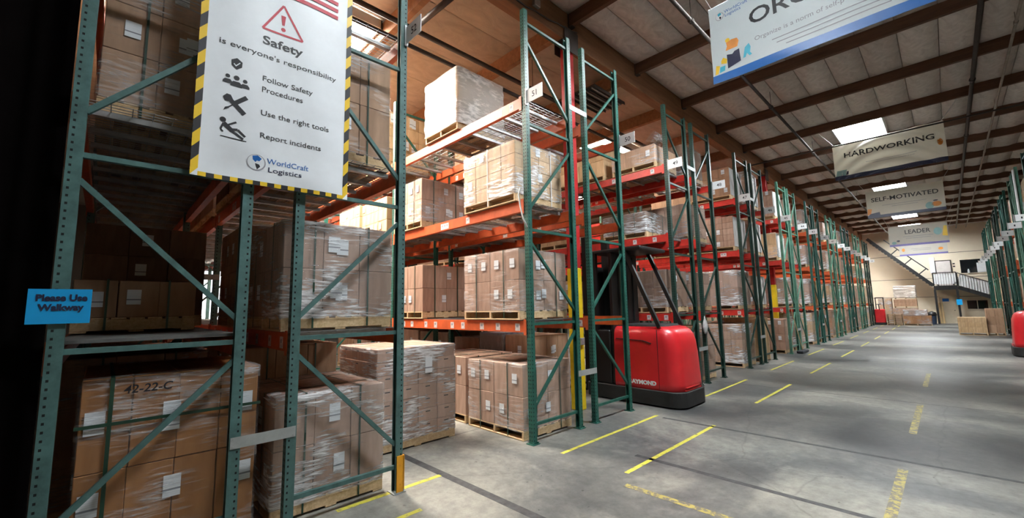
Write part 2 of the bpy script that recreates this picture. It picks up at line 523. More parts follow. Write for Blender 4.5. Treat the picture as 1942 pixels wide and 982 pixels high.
MESH = {}
def cached(key, fn):
    if key not in MESH:
        MESH[key] = fn()
    return MESH[key]
def ob(name, me, parent=None, loc=(0, 0, 0), rot=(0, 0, 0), label=None):
    o = bpy.data.objects.new(name, me)
    COL.objects.link(o)
    o.location = loc
    o.rotation_euler = rot
    if parent is not None:
        o.parent = parent
    if label:
        o['label'] = label
    return o
def tag(o, label, cat, group=None):
    o['label'] = label
    o['category'] = cat
    if group:
        o['group'] = group
    return o
def thing(name, label, cat, loc=(0, 0, 0), rotz=0, group=None):
    o = bpy.data.objects.new(name, None)
    o.empty_display_size = 0.1
    COL.objects.link(o)
    o.location = loc
    o.rotation_euler = (0, 0, rotz)
    return tag(o, label, cat, group)
def structure(o):
    o['kind'] = 'structure'
    return o
def stuff(o):
    o['kind'] = 'stuff'
    return o
def text_mesh(txt, size, mat, align='LEFT', ext=0.0006, bold=0.0, sx=1.0, fn=None, shear=0.0):
    """lettering as a mesh lying in the local XZ plane, reading along +X, facing -Y"""
    cu = bpy.data.curves.new('t', 'FONT')
    cu.body = txt
    cu.size = size
    cu.align_x = align
    cu.extrude = ext
    cu.offset = bold
    cu.resolution_u = 3
    cu.shear = shear
    o = bpy.data.objects.new('t', cu)
    COL.objects.link(o)
    dg = bpy.context.evaluated_depsgraph_get()
    me = bpy.data.meshes.new_from_object(o.evaluated_get(dg))
    bpy.data.objects.remove(o)
    bpy.data.curves.remove(cu)
    for v in me.vertices:
        x, y, z = v.co
        v.co = (x * sx, -z, y)
    if fn:
        for v in me.vertices:
            v.co.y += fn(v.co.x, v.co.z)
    me.materials.clear()
    me.materials.append(mat)
    return me
FACE_PX = math.pi / 2        # rotate a -Y-facing sheet so that it faces +X
FACE_MX = -math.pi / 2

# ------------------------------------------------------------------ setting
Y_END = 45.0
X_L, X_R, Y_B = -30.0, 9.0, -12.0
Z_C = 7.28
PUR = 2.44
P_Y0 = 6.0
floor = structure(ob('floor', MB().box(X_L, Y_B, -0.2, X_R, Y_END, 0).mesh('floor', FLOORM)))
wall_far = MB()
wall_far.box(X_L, Y_END, 0, X_R, Y_END + 0.2, 8.2)
wf = structure(ob('wall_far', wall_far.mesh('wall_far', CREAM)))
for z in (1.95, 3.35, 5.2):
    ob('panel_joint', MB().box(-14, Y_END - 0.012, z, 2.6, Y_END, z + 0.03).mesh('panel_joint', DARKW), wf)
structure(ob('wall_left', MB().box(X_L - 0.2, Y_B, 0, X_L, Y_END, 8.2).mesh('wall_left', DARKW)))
structure(ob('wall_right', MB().box(X_R, Y_B, 0, X_R + 0.2, Y_END, 8.2).mesh('wall_right', CREAM)))
structure(ob('wall_back', MB().box(X_L, Y_B - 0.2, 0, X_R, Y_B, 8.2).mesh('wall_back', CREAM)))
ceiling = structure(ob('ceiling', MB().box(X_L, Y_B, Z_C + 0.03, X_R, Y_END, Z_C + 0.2).mesh('ceiling', INSL)))
# main roof beam and purlins
GX0, GX1 = -4.74, -4.5
ob('glulam_beam', MB().bbox(GX0, Y_B, 6.71, GX1, Y_END, Z_C, 0.012).mesh('glulam_beam', GLU), ceiling)
ob('glulam_beam', MB().bbox(3.3, Y_B, 6.71, 3.54, Y_END, Z_C, 0.012).mesh('glulam_beam', GLU), ceiling)
pr_me = cached('purlin_r', lambda: MB().bbox(GX1, -0.045, 7.02, 3.3, 0.045, Z_C, 0.006).mesh('purlin', PURL))
pl_me = cached('purlin_l', lambda: MB().bbox(-22.0, -0.06, 6.95, GX0, 0.06, Z_C, 0.006).mesh('purlin', GLU))
hang_me = cached('hanger', lambda: MB().box(0, -0.06, 7.0, 0.012, 0.06, Z_C).box(0, -0.052, 6.995, 0.09, 0.052, 7.005).mesh('hanger', PIPE))
NP = range(-7, 16)
for n in NP:
    y = P_Y0 + PUR * n
    ob('purlin', pr_me, ceiling, (0, y, 0))
    ob('purlin', pl_me, ceiling, (0, y, 0))
    ob('joist_hanger', hang_me, ceiling, (GX1, y, 0))
# insulation panels sag a little between the roof's sub-purlins
def pillow(w, l, sag, nx, ny, seed):
    b = MB()
    vs = []
    for j in range(ny + 1):
        for i in range(nx + 1):
            u, v = i / nx, j / ny
            e = (1 - abs(2 * u - 1) ** 3) * (1 - abs(2 * v - 1) ** 6)
            z = -sag * e + 0.018 * noise.noise((u * 2.2 + seed * 7.1, v * 4.0, seed)) * e
            vs.append((u * w, v * l, z))
    for j in range(ny):
        for i in range(nx):
            a = j * (nx + 1) + i
            b.f.append((a, a + nx + 1, a + nx + 2, a + 1))
            b.m.append(0)
    b.v = vs
    return b
PW = 0.61
pan = [pillow(PW - 0.012, PUR - 0.10, 0.12, 6, 10, s).mesh('insulation_panel', INS, True) for s in range(5)]
panl = [pillow(1.22 - 0.012, PUR - 0.13, 0.06, 6, 12, s + 9).mesh('insulation_panel', INSL, True) for s in range(4)]
SKY_A = (-2, 0, 4, 8, 12, 14)          # aisle skylight bays; first and last are added to brighten racks and wall
SKY_L = {(-2): (-11.9, -7.06), 2: (-8.28, -7.06), 6: (-8.28, -7.06), 10: (-8.28, -7.06), 14: (-8.28, -7.06)}
SKY_L2 = {0: (-13.16, -11.94), 4: (-13.16, -11.94), 8: (-13.16, -11.94), 12: (-13.16, -11.94)}
for n in NP:
    y = P_Y0 + PUR * n
    if n >= -2:
        for i in range(12):
            x = GX1 + 0.008 + PW * i
            if n in SKY_A and i in (4, 5):
                continue
            ob('insulation_panel', pan[RND.randrange(5)], ceiling, (x, y + 0.05, Z_C - 0.015))
    if -3 <= n <= 7:
        for i in range(7):
            x = GX0 - 1.22 * (i + 1) + 0.006
            hit = [s for s in (SKY_L, SKY_L2) if n in s and x + 0.1 < s[n][1] and x + 1.1 > s[n][0]]
            if hit:
                continue
            ob('insulation_panel', panl[RND.randrange(4)], ceiling, (x, y + 0.065, Z_C - 0.015))
def skylight(x0, x1, y0, y1, mat, label):
    t = thing('skylight', label, 'skylight', ((x0 + x1) / 2, (y0 + y1) / 2, Z_C), 0, 'roof skylights')
    w, l = (x1 - x0) / 2, (y1 - y0) / 2
    ob('pane', MB().box(-w + 0.04, -l + 0.04, -0.012, w - 0.04, l - 0.04, 0.0).mesh('pane', mat), t)
    f = MB()
    f.box(-w, -l, -0.16, -w + 0.03, l, 0.02).box(w - 0.03, -l, -0.16, w, l, 0.02)
    f.box(-w, -l, -0.16, w, -l + 0.03, 0.02).box(-w, l - 0.03, -0.16, w, l, 0.02)
    ob('curb', f.mesh('curb', WHITEP), t)
    g = MB()
    k = 0
    for i in range(1, int(2 * w / 0.15)):
        g.cbox((-w + i * 0.15, 0, -0.06), (0.006, 2 * l, 0.006))
    for i in range(1, int(2 * l / 0.15)):
        g.cbox((0, -l + i * 0.15, -0.067), (2 * w, 0.006, 0.006))
    ob('safety_mesh', g.mesh('safety_mesh', GALV), t)
    return t
def bay_y(n):
    return P_Y0 + PUR * n + 0.08, P_Y0 + PUR * (n + 1) - 0.08
for n, w in zip(SKY_A, ('over the aisle right above the viewer', 'over the aisle behind the big blue-edged banner', 'glowing above the banner reading HARDWORKING', 'glowing above the banner reading SELF-MOTIVATED', 'glowing above the banner reading LEADER', 'over the aisle close to the far wall')):
    y0, y1 = bay_y(n)
    skylight(GX1 + PW * (5 if n == -2 else 4), GX1 + PW * 6, y0 + 0.1, y1 - 0.25, LED, 'bright white roof skylight ' + w)
WS = {-2: 'with wire grid behind the safety banner', 2: 'seen through rack frame 50 near the roof beam', 6: 'above the sixth side aisle', 10: 'above the shelves beyond row 44', 14: 'above the shelves by the far wall'}
for n, (a, b) in SKY_L.items():
    y0, y1 = bay_y(n)
    skylight(a, b, y0, y1, LEDS, 'warm bright skylight over the racks ' + WS[n])
for (n, (a, b)), w in zip(SKY_L2.items(), ('behind the red truck', 'past the unlit light', 'halfway to the far wall', 'near the far wall')):
    y0, y1 = bay_y(n)
    skylight(a, b, y0, y1, LEDS, 'warm bright skylight deep over the racks ' + w)

# steel building columns under the roof beam
for i, cy in enumerate((6.0, 18.3, 31.3, 42.6)):
    b = MB()
    x, w = -4.6, 0.09
    o = thing('steel_column', ['red and yellow steel building column standing between rack frames 51 and 50', 'red steel building column inside the racks beyond row 45', 'red steel building column inside the racks near row 39', 'red steel building column at the far end of the racks'][i], 'column', (x, cy, 0))
    o['kind'] = 'structure'
    ob('upper_shaft', MB().bbox(-w, -w, 2.44, w, w, 6.70, 0.012).mesh('upper_shaft', REDC), o, label='red painted upper shaft')
    ob('lower_shaft', MB().bbox(-w - 0.004, -w - 0.004, 0, w + 0.004, w + 0.004, 2.44, 0.012).mesh('lower_shaft', YELP), o, label='yellow painted lower shaft')
    ob('cap_plate', MB().box(-0.12, -0.22, 6.69, 0.12, 0.22, 6.71).box(-0.13, -0.2, 6.5, -0.12, 0.2, 6.95).box(0.12, -0.2, 6.5, 0.13, 0.2, 6.95).mesh('cap_plate', PIPE), o)
    if i == 0:
        ob('switch_box', MB().bbox(w, -0.05, 1.10, w + 0.05, 0.05, 1.22, 0.006).mesh('switch_box', GALV), o, label='grey switch box')

# ------------------------------------------------------------------ floor markings
def strip(name, x0, x1, y0, y1, mat, z=0.0012, rot=0):
    o = ob(name, MB().box(-(x1 - x0) / 2, -(y1 - y0) / 2, 0, (x1 - x0) / 2, (y1 - y0) / 2, z).mesh(name, mat), floor, ((x0 + x1) / 2, (y0 + y1) / 2, 0), (0, 0, rot))
    return o
PITCH = 4.33
for k in range(-1, 9):
    y0 = 4.10 + PITCH * k
    for x in (-3.43, -2.55):
        if k == -1 and x == -2.55:
            continue
        strip('floor_tape', x - 0.026, x + 0.026, y0, y0 + 2.42 + RND.uniform(-.05, .05), TAPE, rot=RND.uniform(-.006, .006))
strip('floor_tape', -3.98, -3.92, 1.6, 2.70, TAPE)
for a, b in ((4.2, 6.15), (7.85, 10.05), (12.2, 14.4)):
    strip('floor_tape', -0.54, -0.46, a, b, TAPEF)
strip('floor_tape', -2.40, -1.30, 3.79, 3.87, TAPEF)
strip('dark_tape', -5.2, -1.2, 2.70, 2.79, TAPED, rot=0.01)
strip('dark_tape', -2.75, 0.9, 4.60, 4.67, TAPED, rot=-0.01)
strip('dark_tape', -3.3, 3.0, 6.45, 6.51, TAPED, rot=0.012)
strip('slab_joint', -5.0, -4.99, 2.2, 4.1, TAPED, 0.0008)
strip('slab_joint', -9.5, 5.0, 10.2, 10.215, TAPED, 0.0008)
strip('slab_joint', -9.5, 5.0, 16.3, 16.315, TAPED, 0.0008)

# ------------------------------------------------------------------ racks
HP = 6.09
BAY = 3.74
LEV = (1.585, 3.245, 4.745)
FD = 0.99
def post_mesh(web, mat):
    """U-shaped upright, web = -1/+1: side (in y) of the punched face; dark teardrop holes"""
    def fn():
        b = MB()
        w = 0.038
        b.box(-w, web * w if web < 0 else w - 0.004, 0, w, web * w + 0.004 if web < 0 else w, HP)
        b.box(-w, -w, 0, -w + 0.004, w, HP)
        b.box(w - 0.004, -w, 0, w, w, HP)
        lip = -web * w
        b.box(-w, min(lip, lip + web * 0.004), 0, -w + 0.016, max(lip, lip + web * 0.004), HP)
        b.box(w - 0.016, min(lip, lip + web * 0.004), 0, w, max(lip, lip + web * 0.004), HP)
        n = int(HP / 0.0508)
        e = 0.0005
        for i in range(1, n):
            z = i * 0.0508
            yy = web * (w + e)
            for x in (-0.017, 0.017):
                q = [(x - .007, yy, z - .010), (x + .007, yy, z - .010), (x + .0045, yy, z + .012), (x - .0045, yy, z + .012)]
                b.face(q if web < 0 else q[::-1], 1)
            yc = web * 0.017
            for sx in (1, -1):
                xx = sx * (w + e)
                q = [(xx, yc - .0065, z - .008), (xx, yc + .0065, z - .008), (xx, yc + .0065, z + .008), (xx, yc - .0065, z + .008)]
                b.face(q if sx > 0 else q[::-1], 1)
        return b.mesh('post', [mat, HOLE])
    return cached(('post', web, mat.name), fn)
def brace_mesh(p0, p1, mat):
    return cached(('brace', p0, p1, mat.name), lambda: MB().bar(p0, p1, 0.036, 0.036, (1, 0, 0)).mesh('brace', mat))
HZ = (0.24, 1.54, 2.83, 4.36, 5.90)
DG = ((0.45, 1.40), (2.66, 1.72), (3.13, 4.15), (5.62, 4.66))
def beam_mesh(L, s, mat):
    def fn():
        b = MB()
        b.box(0, 0, -0.155, L, s * 0.05 if s > 0 else 0, 0) if s > 0 else b.box(0, -0.05, -0.155, L, 0, 0)
        y0, y1 = (0.05, 0.062) if s > 0 else (-0.062, -0.05)
        b.box(0, y0, -0.155, L, y1, -0.045)
        for x in (-0.002, L - 0.046):
            ya, yb = (-0.006, 0.0) if s > 0 else (0.0, 0.006)
            b.box(x, ya, -0.19, x + 0.048, yb, 0.02)
        return b.mesh('beam', mat)
    return cached(('beam', L, s, mat.name), fn)
def deck_mesh(L, D):
    def fn():
        b = MB()
        n = int(L / 0.055)
        for i in range(n):
            b.cbox((0.03 + i * 0.055 * L / (n * 0.055), D / 2, 0.003), (0.005, D, 0.005))
        for j in range(9):
            b.cbox((L / 2, 0.03 + j * (D - 0.06) / 8, -0.002), (L, 0.005, 0.005))
        return b.mesh('wire_deck', WIRE)
    return cached(('deck', L, D), fn)
def chan_mesh(D):
    return cached(('chan', D), lambda: MB().box(-0.025, 0.03, -0.045, 0.025, D - 0.03, -0.005).mesh('deck_channel', GALV))
blab_me = cached('blab', lambda: MB().box(-0.045, -0.0015, -0.05, 0.045, 0, 0.05, 0).box(-0.025, -0.002, -0.005, 0.02, -0.0014, 0.03, 1).mesh('beam_label', [BLABEL, INKG]))
def rack(num, x0, y0, sy, sx, nb, pmat, bmat, label, detail=True, spacer=False, solid=(), levels=LEV, dense=True, clear=0.0):
    """x0,y0: centre of the aisle-end post on the punched (pick) face; rack runs away in sx, depth in sy"""
    t = thing('pallet_rack', label, 'rack', (x0, y0, 0), 0, 'pallet rack rows')
    for f in range(nb + 1):
        fx = sx * BAY * f
        for yy, web in ((0, -sy), (FD * sy, sy)):
            p = ob('post', post_mesh(web, pmat), t, (fx, yy, 0))
            ob('foot_plate', cached(('foot', pmat.name), lambda: MB().box(-0.065, -0.065, 0.0, 0.065, 0.065, 0.01).tube([(0.045, 0.045, 0.008), (0.045, 0.045, 0.03)], 0.01, 6).tube([(0.045, -0.045, 0.008), (0.045, -0.045, 0.03)], 0.01, 6).mesh('foot_plate', PLATE if pmat is TEAL else pmat)), p)
        a, c = 0.03 * sy, (FD - 0.03) * sy
        for z in HZ:
            ob('brace', brace_mesh((0, a, z), (0, c, z), pmat), t, (fx, 0, 0))
        for za, zb in DG:
            ob('brace', brace_mesh((0, a, za), (0, c, zb), pmat), t, (fx, 0, 0))
        if spacer and f < 2:
            for z in (0.78, 4.91, 2.3) if f else (0.78, 4.91):
                ob('row_spacer', cached('spacer', lambda: MB().box(0.0385, -0.03, -0.042, 0.0435, 0.43, 0.042).tube([(0.0435, -0.012, 0.028), (0.047, -0.012, 0.028)], 0.006, 6).tube([(0.0435, -0.012, -0.028), (0.047, -0.012, -0.028)], 0.006, 6).tube([(0.0435, 0.412, 0.028), (0.047, 0.412, 0.028)], 0.006, 6).tube([(0.0435, 0.412, -0.028), (0.047, 0.412, -0.028)], 0.006, 6).mesh('row_spacer', PLATE)), t, (fx, FD, z), label='pale bolted spacer plate')
    L = BAY - 0.08
    for bay in range(nb):
        bx = sx * (BAY * bay + 0.04)
        bx0 = bx if sx > 0 else bx - L
        for li, z in enumerate(levels):
            for face, yy, s in ((0, -0.042 * sy, sy), (1, (FD + 0.042) * sy, -sy)):
                bm = ob('beam', beam_mesh(L, s, bmat), t, (bx0, yy, z))
                if detail and bay == 0:
                    for q in range(9 if li == 0 else 4):
                        px = RND.uniform(0.15, L - 0.15) if li else 0.18 + q * 0.385 + RND.uniform(-0.06, 0.06)
                        o = ob('beam_label', blab_me, bm, (L - px if sx < 0 else px, 0, -0.085), (0, 0, 0 if s > 0 else math.pi))
            if li == 0 and solid:
                ob('deck_panel', MB().box(0, 0.01 * sy, 0.0, L, (FD - 0.01) * sy, 0.022).mesh('deck_panel', DECKP) if sy > 0 else MB().box(0, -(FD - 0.01), 0.0, L, -0.01, 0.022).mesh('deck_panel', DECKP), t, (bx0, 0, z))
                continue
            d0 = 0.0 if sy > 0 else -FD
            if dense or bay == 0:
                stuff(ob('wire_deck', deck_mesh(L - (clear if bay == 0 else 0), FD), t, (bx0, d0, z)))
                for q in range(9 if bay == 0 else 6):
                    if bay == 0 and 0.2 + q * (L - 0.4) / 8 > L - clear:
                        continue
                    ob('deck_channel', chan_mesh(FD), t, (bx0 + 0.2 + q * (L - 0.4) / (8 if bay == 0 else 5), d0, z))
    return t
NUM0 = 51
ORDW = dict(zip(range(53, 33, -1), 'first second third fourth fifth sixth seventh eighth ninth tenth eleventh twelfth thirteenth fourteenth fifteenth sixteenth seventeenth eighteenth nineteenth twentieth'.split()))
ROWX = -3.92
def pair_style(k):
    if k == -1: return TEAL, ORANGE
    if k == 0: return GREEN, ORANGE
    if k in (1, 2): return DKGREEN, REDB
    if k == 3: return MINT, REDB
    if k in (4, 6): return GREEN, ORANGE
    return (MINT if k % 2 else DKGREEN), ORANGE
sign_txt = {}
def row_sign(num, x, y, z, faces=1, sx=1):
    """white number plate bolted on the post, standing out into the main aisle, facing the camera side"""
    t = thing('row_sign', 'white row number plate reading %s on the %s rack along the aisle' % (num, ORDW[num]) if num else '', 'sign', (x, y, z), 0, 'row number plates')
    w, h = 0.30, 0.20
    ob('plate', cached('signplate', lambda: MB().bbox(0, -0.004, -h / 2, w, 0.004, h / 2, 0.002).mesh('plate', WHITEP)), t)
    ob('bracket', cached('signbr', lambda: MB().box(-0.012, -0.02, -h / 2 - 0.02, 0.004, 0.02, h / 2 + 0.02).mesh('bracket', GALV)), t)
    if num:
        ob('number', text_mesh(str(num), 0.115, INK, 'CENTER', bold=0.0008), t, (w / 2 + 0.01, -0.005, -0.04))
    return t
racks = {}
for k in range(-1, 9):
    y0 = 4.12 + PITCH * k
    pm, bm = pair_style(k)
    odd, even = NUM0 - 2 * k, NUM0 - 2 * k - 1
    nb = 4 if k <= 0 else (3 if k == 1 else 2)
    colr = {TEAL: 'grey-green', GREEN: 'green', DKGREEN: 'dark green', MINT: 'pale green'}[pm]
    bcol = 'orange' if bm is ORANGE else 'red'
    racks[odd] = rack(odd, ROWX, y0, 1, -1, nb, pm, bm,
        ('%s steel pallet rack whose end frame carries the blue walkway placard' % colr) if k == -1 else '%s pallet rack with %s beams, end frame signed %d, %s along the aisle' % (colr, bcol, odd, ORDW[odd]), k <= 3, k <= 6, solid=(k == -1), dense=k <= 1)
    racks[even] = rack(even, ROWX, y0 + 2.38, -1, -1, nb, pm, bm, '%s pallet rack with %s beams, end frame signed %d, %s along the aisle' % (colr, bcol, even, ORDW[even]), k <= 3, False, dense=k <= 1, clear=1.0 if k == 0 else 0.0)
    if k >= 0:
        row_sign(odd, ROWX + 0.053, y0 - 0.03, 4.72)
    row_sign(even, ROWX + 0.053, y0 + 2.38 + (0.02 if k != -1 else 0.02), 4.72 if k > -1 else 4.76)
ob('post_guard', MB().box(0.039, -0.03, 0.012, 0.052, 0.045, 0.345).box(-0.02, 0.039, 0.012, 0.052, 0.052, 0.345).tube([(0.052, 0.01, 0.08), (0.056, 0.01, 0.08)], 0.008, 6).tube([(0.052, 0.01, 0.26), (0.056, 0.01, 0.26)], 0.008, 6).mesh('post_guard', YELG), racks[52], label='yellow post guard')
# right-hand racks
RX = 1.95
for k in range(3, 9):
    y0 = 4.12 + PITCH * k
    pm, bm = ((DKGREEN, ORANGE), (MINT, ORANGE), (GREEN, ORANGE))[k % 3]
    for j, (yy, sy) in enumerate(((y0, 1), (y0 + 2.38, -1))):
        n = 2 * (k - 3) + j
        rack(0, RX, yy, sy, 1, 1, pm, bm, 'steel pallet rack on the right-hand side, %s end frame from the viewer' % ('first second third fourth fifth sixth seventh eighth ninth tenth eleventh twelfth'.split()[n]), False, False, dense=False)
        s = row_sign(None, RX - 0.045, yy, 4.15)
        s.rotation_euler = (0, 0, 0)
        s.location.x = RX - 0.35
        ob('number', cached('dash', lambda: MB().box(0.135, -0.0055, -0.03, 0.165, -0.0045, 0.03).mesh('number', INK)), s)
        s['label'] = 'white row plate on the right-hand racks, %s from the viewer' % ('first second third fourth fifth sixth seventh eighth ninth tenth eleventh twelfth'.split()[n])

# ------------------------------------------------------------------ pallet loads
def carton_mesh(w, d, h, mat, holes=False):
    key = ('carton', round(w, 3), round(d, 3), round(h, 3), mat.name, holes)
    def fn():
        b = MB().bbox(-w / 2, -d / 2, 0, w / 2, d / 2, h, 0.005)
        if holes:
            e = 0.0006
            z0, z1 = h * 0.70, h * 0.70 + 0.014
            for s in (-1, 1):
                q = [(-0.035, s * (d / 2 + e), z0), (0.035, s * (d / 2 + e), z0), (0.035, s * (d / 2 + e), z1), (-0.035, s * (d / 2 + e), z1)]
                b.face(q if s < 0 else q[::-1], 1)
                q = [(s * (w / 2 + e), -0.035, z0), (s * (w / 2 + e), 0.035, z0), (s * (w / 2 + e), 0.035, z1), (s * (w / 2 + e), -0.035, z1)]
                b.face(q if s > 0 else q[::-1], 1)
        return b.mesh('carton', [mat, HOLE] if holes else mat)
    return cached(key, fn)
lab_me = {}
def label_mesh(w=0.095, h=0.13):
    return cached(('lab', w, h), lambda: MB().box(-w / 2, -0.0015, -h / 2, w / 2, 0, h / 2).mesh('shipping_label', LABEL))
def film_mesh(w, d, z0, z1, mat, amp=0.006, seed=0, top=True, bottom_flare=0.0):
    key = ('film', round(w, 2), round(d, 2), round(z0, 2), round(z1, 2), mat.name, seed, top)
    def fn():
        b = MB()
        r = 0.03
        base = []
        ns = 9
        hw, hd = w / 2, d / 2
        def corner(cx, cy, a0):
            for i in range(3):
                a = a0 + i * math.pi / 4
                base.append((cx + r * math.cos(a), cy + r * math.sin(a), math.cos(a), math.sin(a)))
        def side(p, q, nrm):
            for i in range(1, ns):
                f = i / ns
                base.append((p[0] + (q[0] - p[0]) * f, p[1] + (q[1] - p[1]) * f, nrm[0], nrm[1]))
        corner(hw - r, hd - r, 0); side((hw - r, hd), (-hw + r, hd), (0, 1))
        corner(-hw + r, hd - r, math.pi / 2); side((-hw, hd - r), (-hw, -hd + r), (-1, 0))
        corner(-hw + r, -hd + r, math.pi); side((-hw + r, -hd), (hw - r, -hd), (0, -1))
        corner(hw - r, -hd + r, 1.5 * math.pi); side((hw, -hd + r), (hw, hd - r), (1, 0))
        rings = []
        nz = 16
        for j in range(nz + 1):
            f = j / nz
            z = z0 + (z1 - z0) * f
            ring = []
            for x, y, nx_, ny_ in base:
                o = amp * (0.6 + noise.noise((x * 4 + seed * 3.3, y * 4, z * 9)) * 1.0)
                o += bottom_flare * (1 - f) ** 6
                ring.append((x + nx_ * o, y + ny_ * o, z))
            rings.append(ring)
        if top:
            rings.append([(x * 0.97, y * 0.97, z1 + 0.008) for x, y, _, _ in base])
            rings.append([(x * 0.80, y * 0.80, z1 + 0.010) for x, y, _, _ in base])
        b.loft(rings, caps=False)
        return b.mesh('stretch_wrap', mat, True)
    return cached(key, fn)
def ring_mesh(a, z0, z1, mat, w=0.016):
    """strap loop in the local XZ plane, a = width along x"""
    key = ('ring', round(a, 3), round(z0, 3), round(z1, 3), mat.name, w)
    def fn():
        b = MB()
        e = 0.0025
        h = a / 2 + 0.004
        b.box(-h - e, -w / 2, z0, -h, w / 2, z1 + 0.006).box(h, -w / 2, z0, h + e, w / 2, z1 + 0.006)
        b.box(-h - e, -w / 2, z1 + 0.004, h + e, w / 2, z1 + 0.004 + e)
        return b.mesh('strap', mat)
    return cached(key, fn)
def pallet_parts(t, w, d, mat, near, h=0.125):
    """stringer pallet opening toward -y/+y; near: every board is a sub-part of the pallet"""
    bt, st = 0.018, h - 0.036
    if near:
        p = ob('pallet', cached(('strg', round(d, 2), mat.name), lambda: MB().bbox(-0.02, -d / 2, bt, 0.02, d / 2, bt + st, 0.003).mesh('pallet', mat)), t)
        for xx in (-w / 2 + 0.02, w / 2 - 0.02):
            ob('stringer', cached(('strg2', round(d, 2), mat.name), lambda: MB().bbox(-0.02, -d / 2, bt, 0.02, d / 2, bt + st, 0.003).mesh('stringer', mat)), p, (xx, 0, 0))
        n = 7
        for i in range(n):
            ob('deck_board', cached(('dbd', round(w, 2), mat.name), lambda: MB().bbox(-w / 2, -0.05, 0, w / 2, 0.05, bt, 0.003).mesh('deck_board', mat)), p, (0, -d / 2 + 0.05 + i * (d - 0.1) / (n - 1), h - bt))
        for yy in (-d / 2 + 0.05, 0, d / 2 - 0.05):
            ob('bottom_board', cached(('bbd', round(w, 2), mat.name), lambda: MB().bbox(-w / 2, -0.05, 0, w / 2, 0.05, bt, 0.003).mesh('bottom_board', mat)), p, (0, yy, 0))
        return p
    def fn():
        b = MB()
        for xx in (-w / 2 + 0.02, 0, w / 2 - 0.02):
            b.box(xx - 0.02, -d / 2, bt, xx + 0.02, d / 2, bt + st)
        for i in range(6):
            y = -d / 2 + 0.05 + i * (d - 0.1) / 5
            b.box(-w / 2, y - 0.05, h - bt, w / 2, y + 0.05, h)
        for y in (-d / 2 + 0.05, 0, d / 2 - 0.05):
            b.box(-w / 2, y - 0.05, 0, w / 2, y + 0.05, bt)
        return b.mesh('pallet', mat)
    return ob('pallet', cached(('pal', round(w, 2), round(d, 2), mat.name), fn), t)
def load(label, x, y, z, n=(4, 3, 2), mat=KRAFT, near=False, straps=None, film=None, labels=1, pallet=True, pmat=PALW, holes=False, seed=0, group='carton loads on pallets', jit=0.003, top_sheet=False, sn=(2, 2), lab=(0.095, 0.13), skip=None, face=1, sheet_side=False):
    """x=(x0,x1) y=(y0,y1) z=(shelf, top of the cartons); face: which x side looks to the main aisle"""
    rnd = random.Random(seed * 31 + int(x[0] * 100) + int(y[0] * 57) + int(z[0] * 11))
    w, d = x[1] - x[0], y[1] - y[0]
    t = thing('carton_load', label, 'pallet load', ((x[0] + x[1]) / 2, (y[0] + y[1]) / 2, z[0] + 0.004), 0, group)
    ph = 0.125 if pallet else 0.0
    if pallet:
        pallet_parts(t, w, d, pmat, near)
    H = z[1] - z[0] - ph
    nx_, ny_, nz_ = n
    cw, cd, ch = w / nx_, d / ny_, H / nz_
    for k in range(nz_):
        for j in range(ny_):
            for i in range(nx_):
                if 0 < i < nx_ - 1 and 0 < j < ny_ - 1 and k < nz_ - 1:
                    continue
                if skip and skip(i, j, k):
                    continue
                c = ob('carton', carton_mesh(cw - 0.004, cd - 0.004, ch - 0.002, mat, holes), t,
                    (-w / 2 + (i + 0.5) * cw + rnd.uniform(-jit, jit), -d / 2 + (j + 0.5) * cd + rnd.uniform(-jit, jit), ph + k * ch))
    e = 0.006
    if labels:
        for k in range(nz_):
            zc = ph + (k + 0.55) * ch
            if ch < 0.3 and k % 2 == (nz_ % 2):
                continue
            if labels >= 1 and rnd.random() < 0.9:
                ob('shipping_label', label_mesh(*lab), t, (w / 2 + e, rnd.uniform(-0.08, 0.08) * d, zc), (0, 0, FACE_PX))
            for i in range(nx_):
                if rnd.random() < (0.55 if labels > 1 else 0.3):
                    ob('shipping_label', label_mesh(*lab), t, (-w / 2 + (i + 0.5) * cw + rnd.uniform(-.03, .03), -d / 2 - e, zc))
            if labels > 1:
                for j in range(ny_):
                    if rnd.random() < 0.25:
                        ob('shipping_label', label_mesh(*lab), t, (w / 2 + e, -d / 2 + (j + 0.5) * cd, zc - 0.02), (0, 0, FACE_PX))
    zt = ph + H
    if sheet_side:  # white sheet stands in for pale cardboard and film lit from the aisle
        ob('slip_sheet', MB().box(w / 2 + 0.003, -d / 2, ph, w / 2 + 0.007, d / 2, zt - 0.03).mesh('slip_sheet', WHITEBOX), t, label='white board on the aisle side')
    if straps:
        for i in range(sn[0]):
            xx = -w / 2 + w * (i + 0.5) / sn[0] * 1.0
            ob('strap', ring_mesh(d + 0.012, 0.02, zt, straps), t, (xx, 0, 0), (0, 0, FACE_PX))
        for i in range(sn[1]):
            yy = -d / 2 + d * (i + 0.5) / sn[1]
            ob('strap', ring_mesh(w + 0.012, 0.02, zt + 0.003, straps), t, (0, yy, 0))
    if film:
        fz0 = 0.105 if pallet else 0.005
        ob('stretch_wrap', film_mesh(w + 0.022, d + 0.022, fz0, zt, film, 0.006 if film is not FILMH else 0.026, seed % 4), t)
    return t
W01 = {0: 'on the floor', 1: 'on the first shelf', 2: 'on the second shelf', 3: 'on the top shelf'}
SH = (0.0, 1.592, 3.252, 4.752)

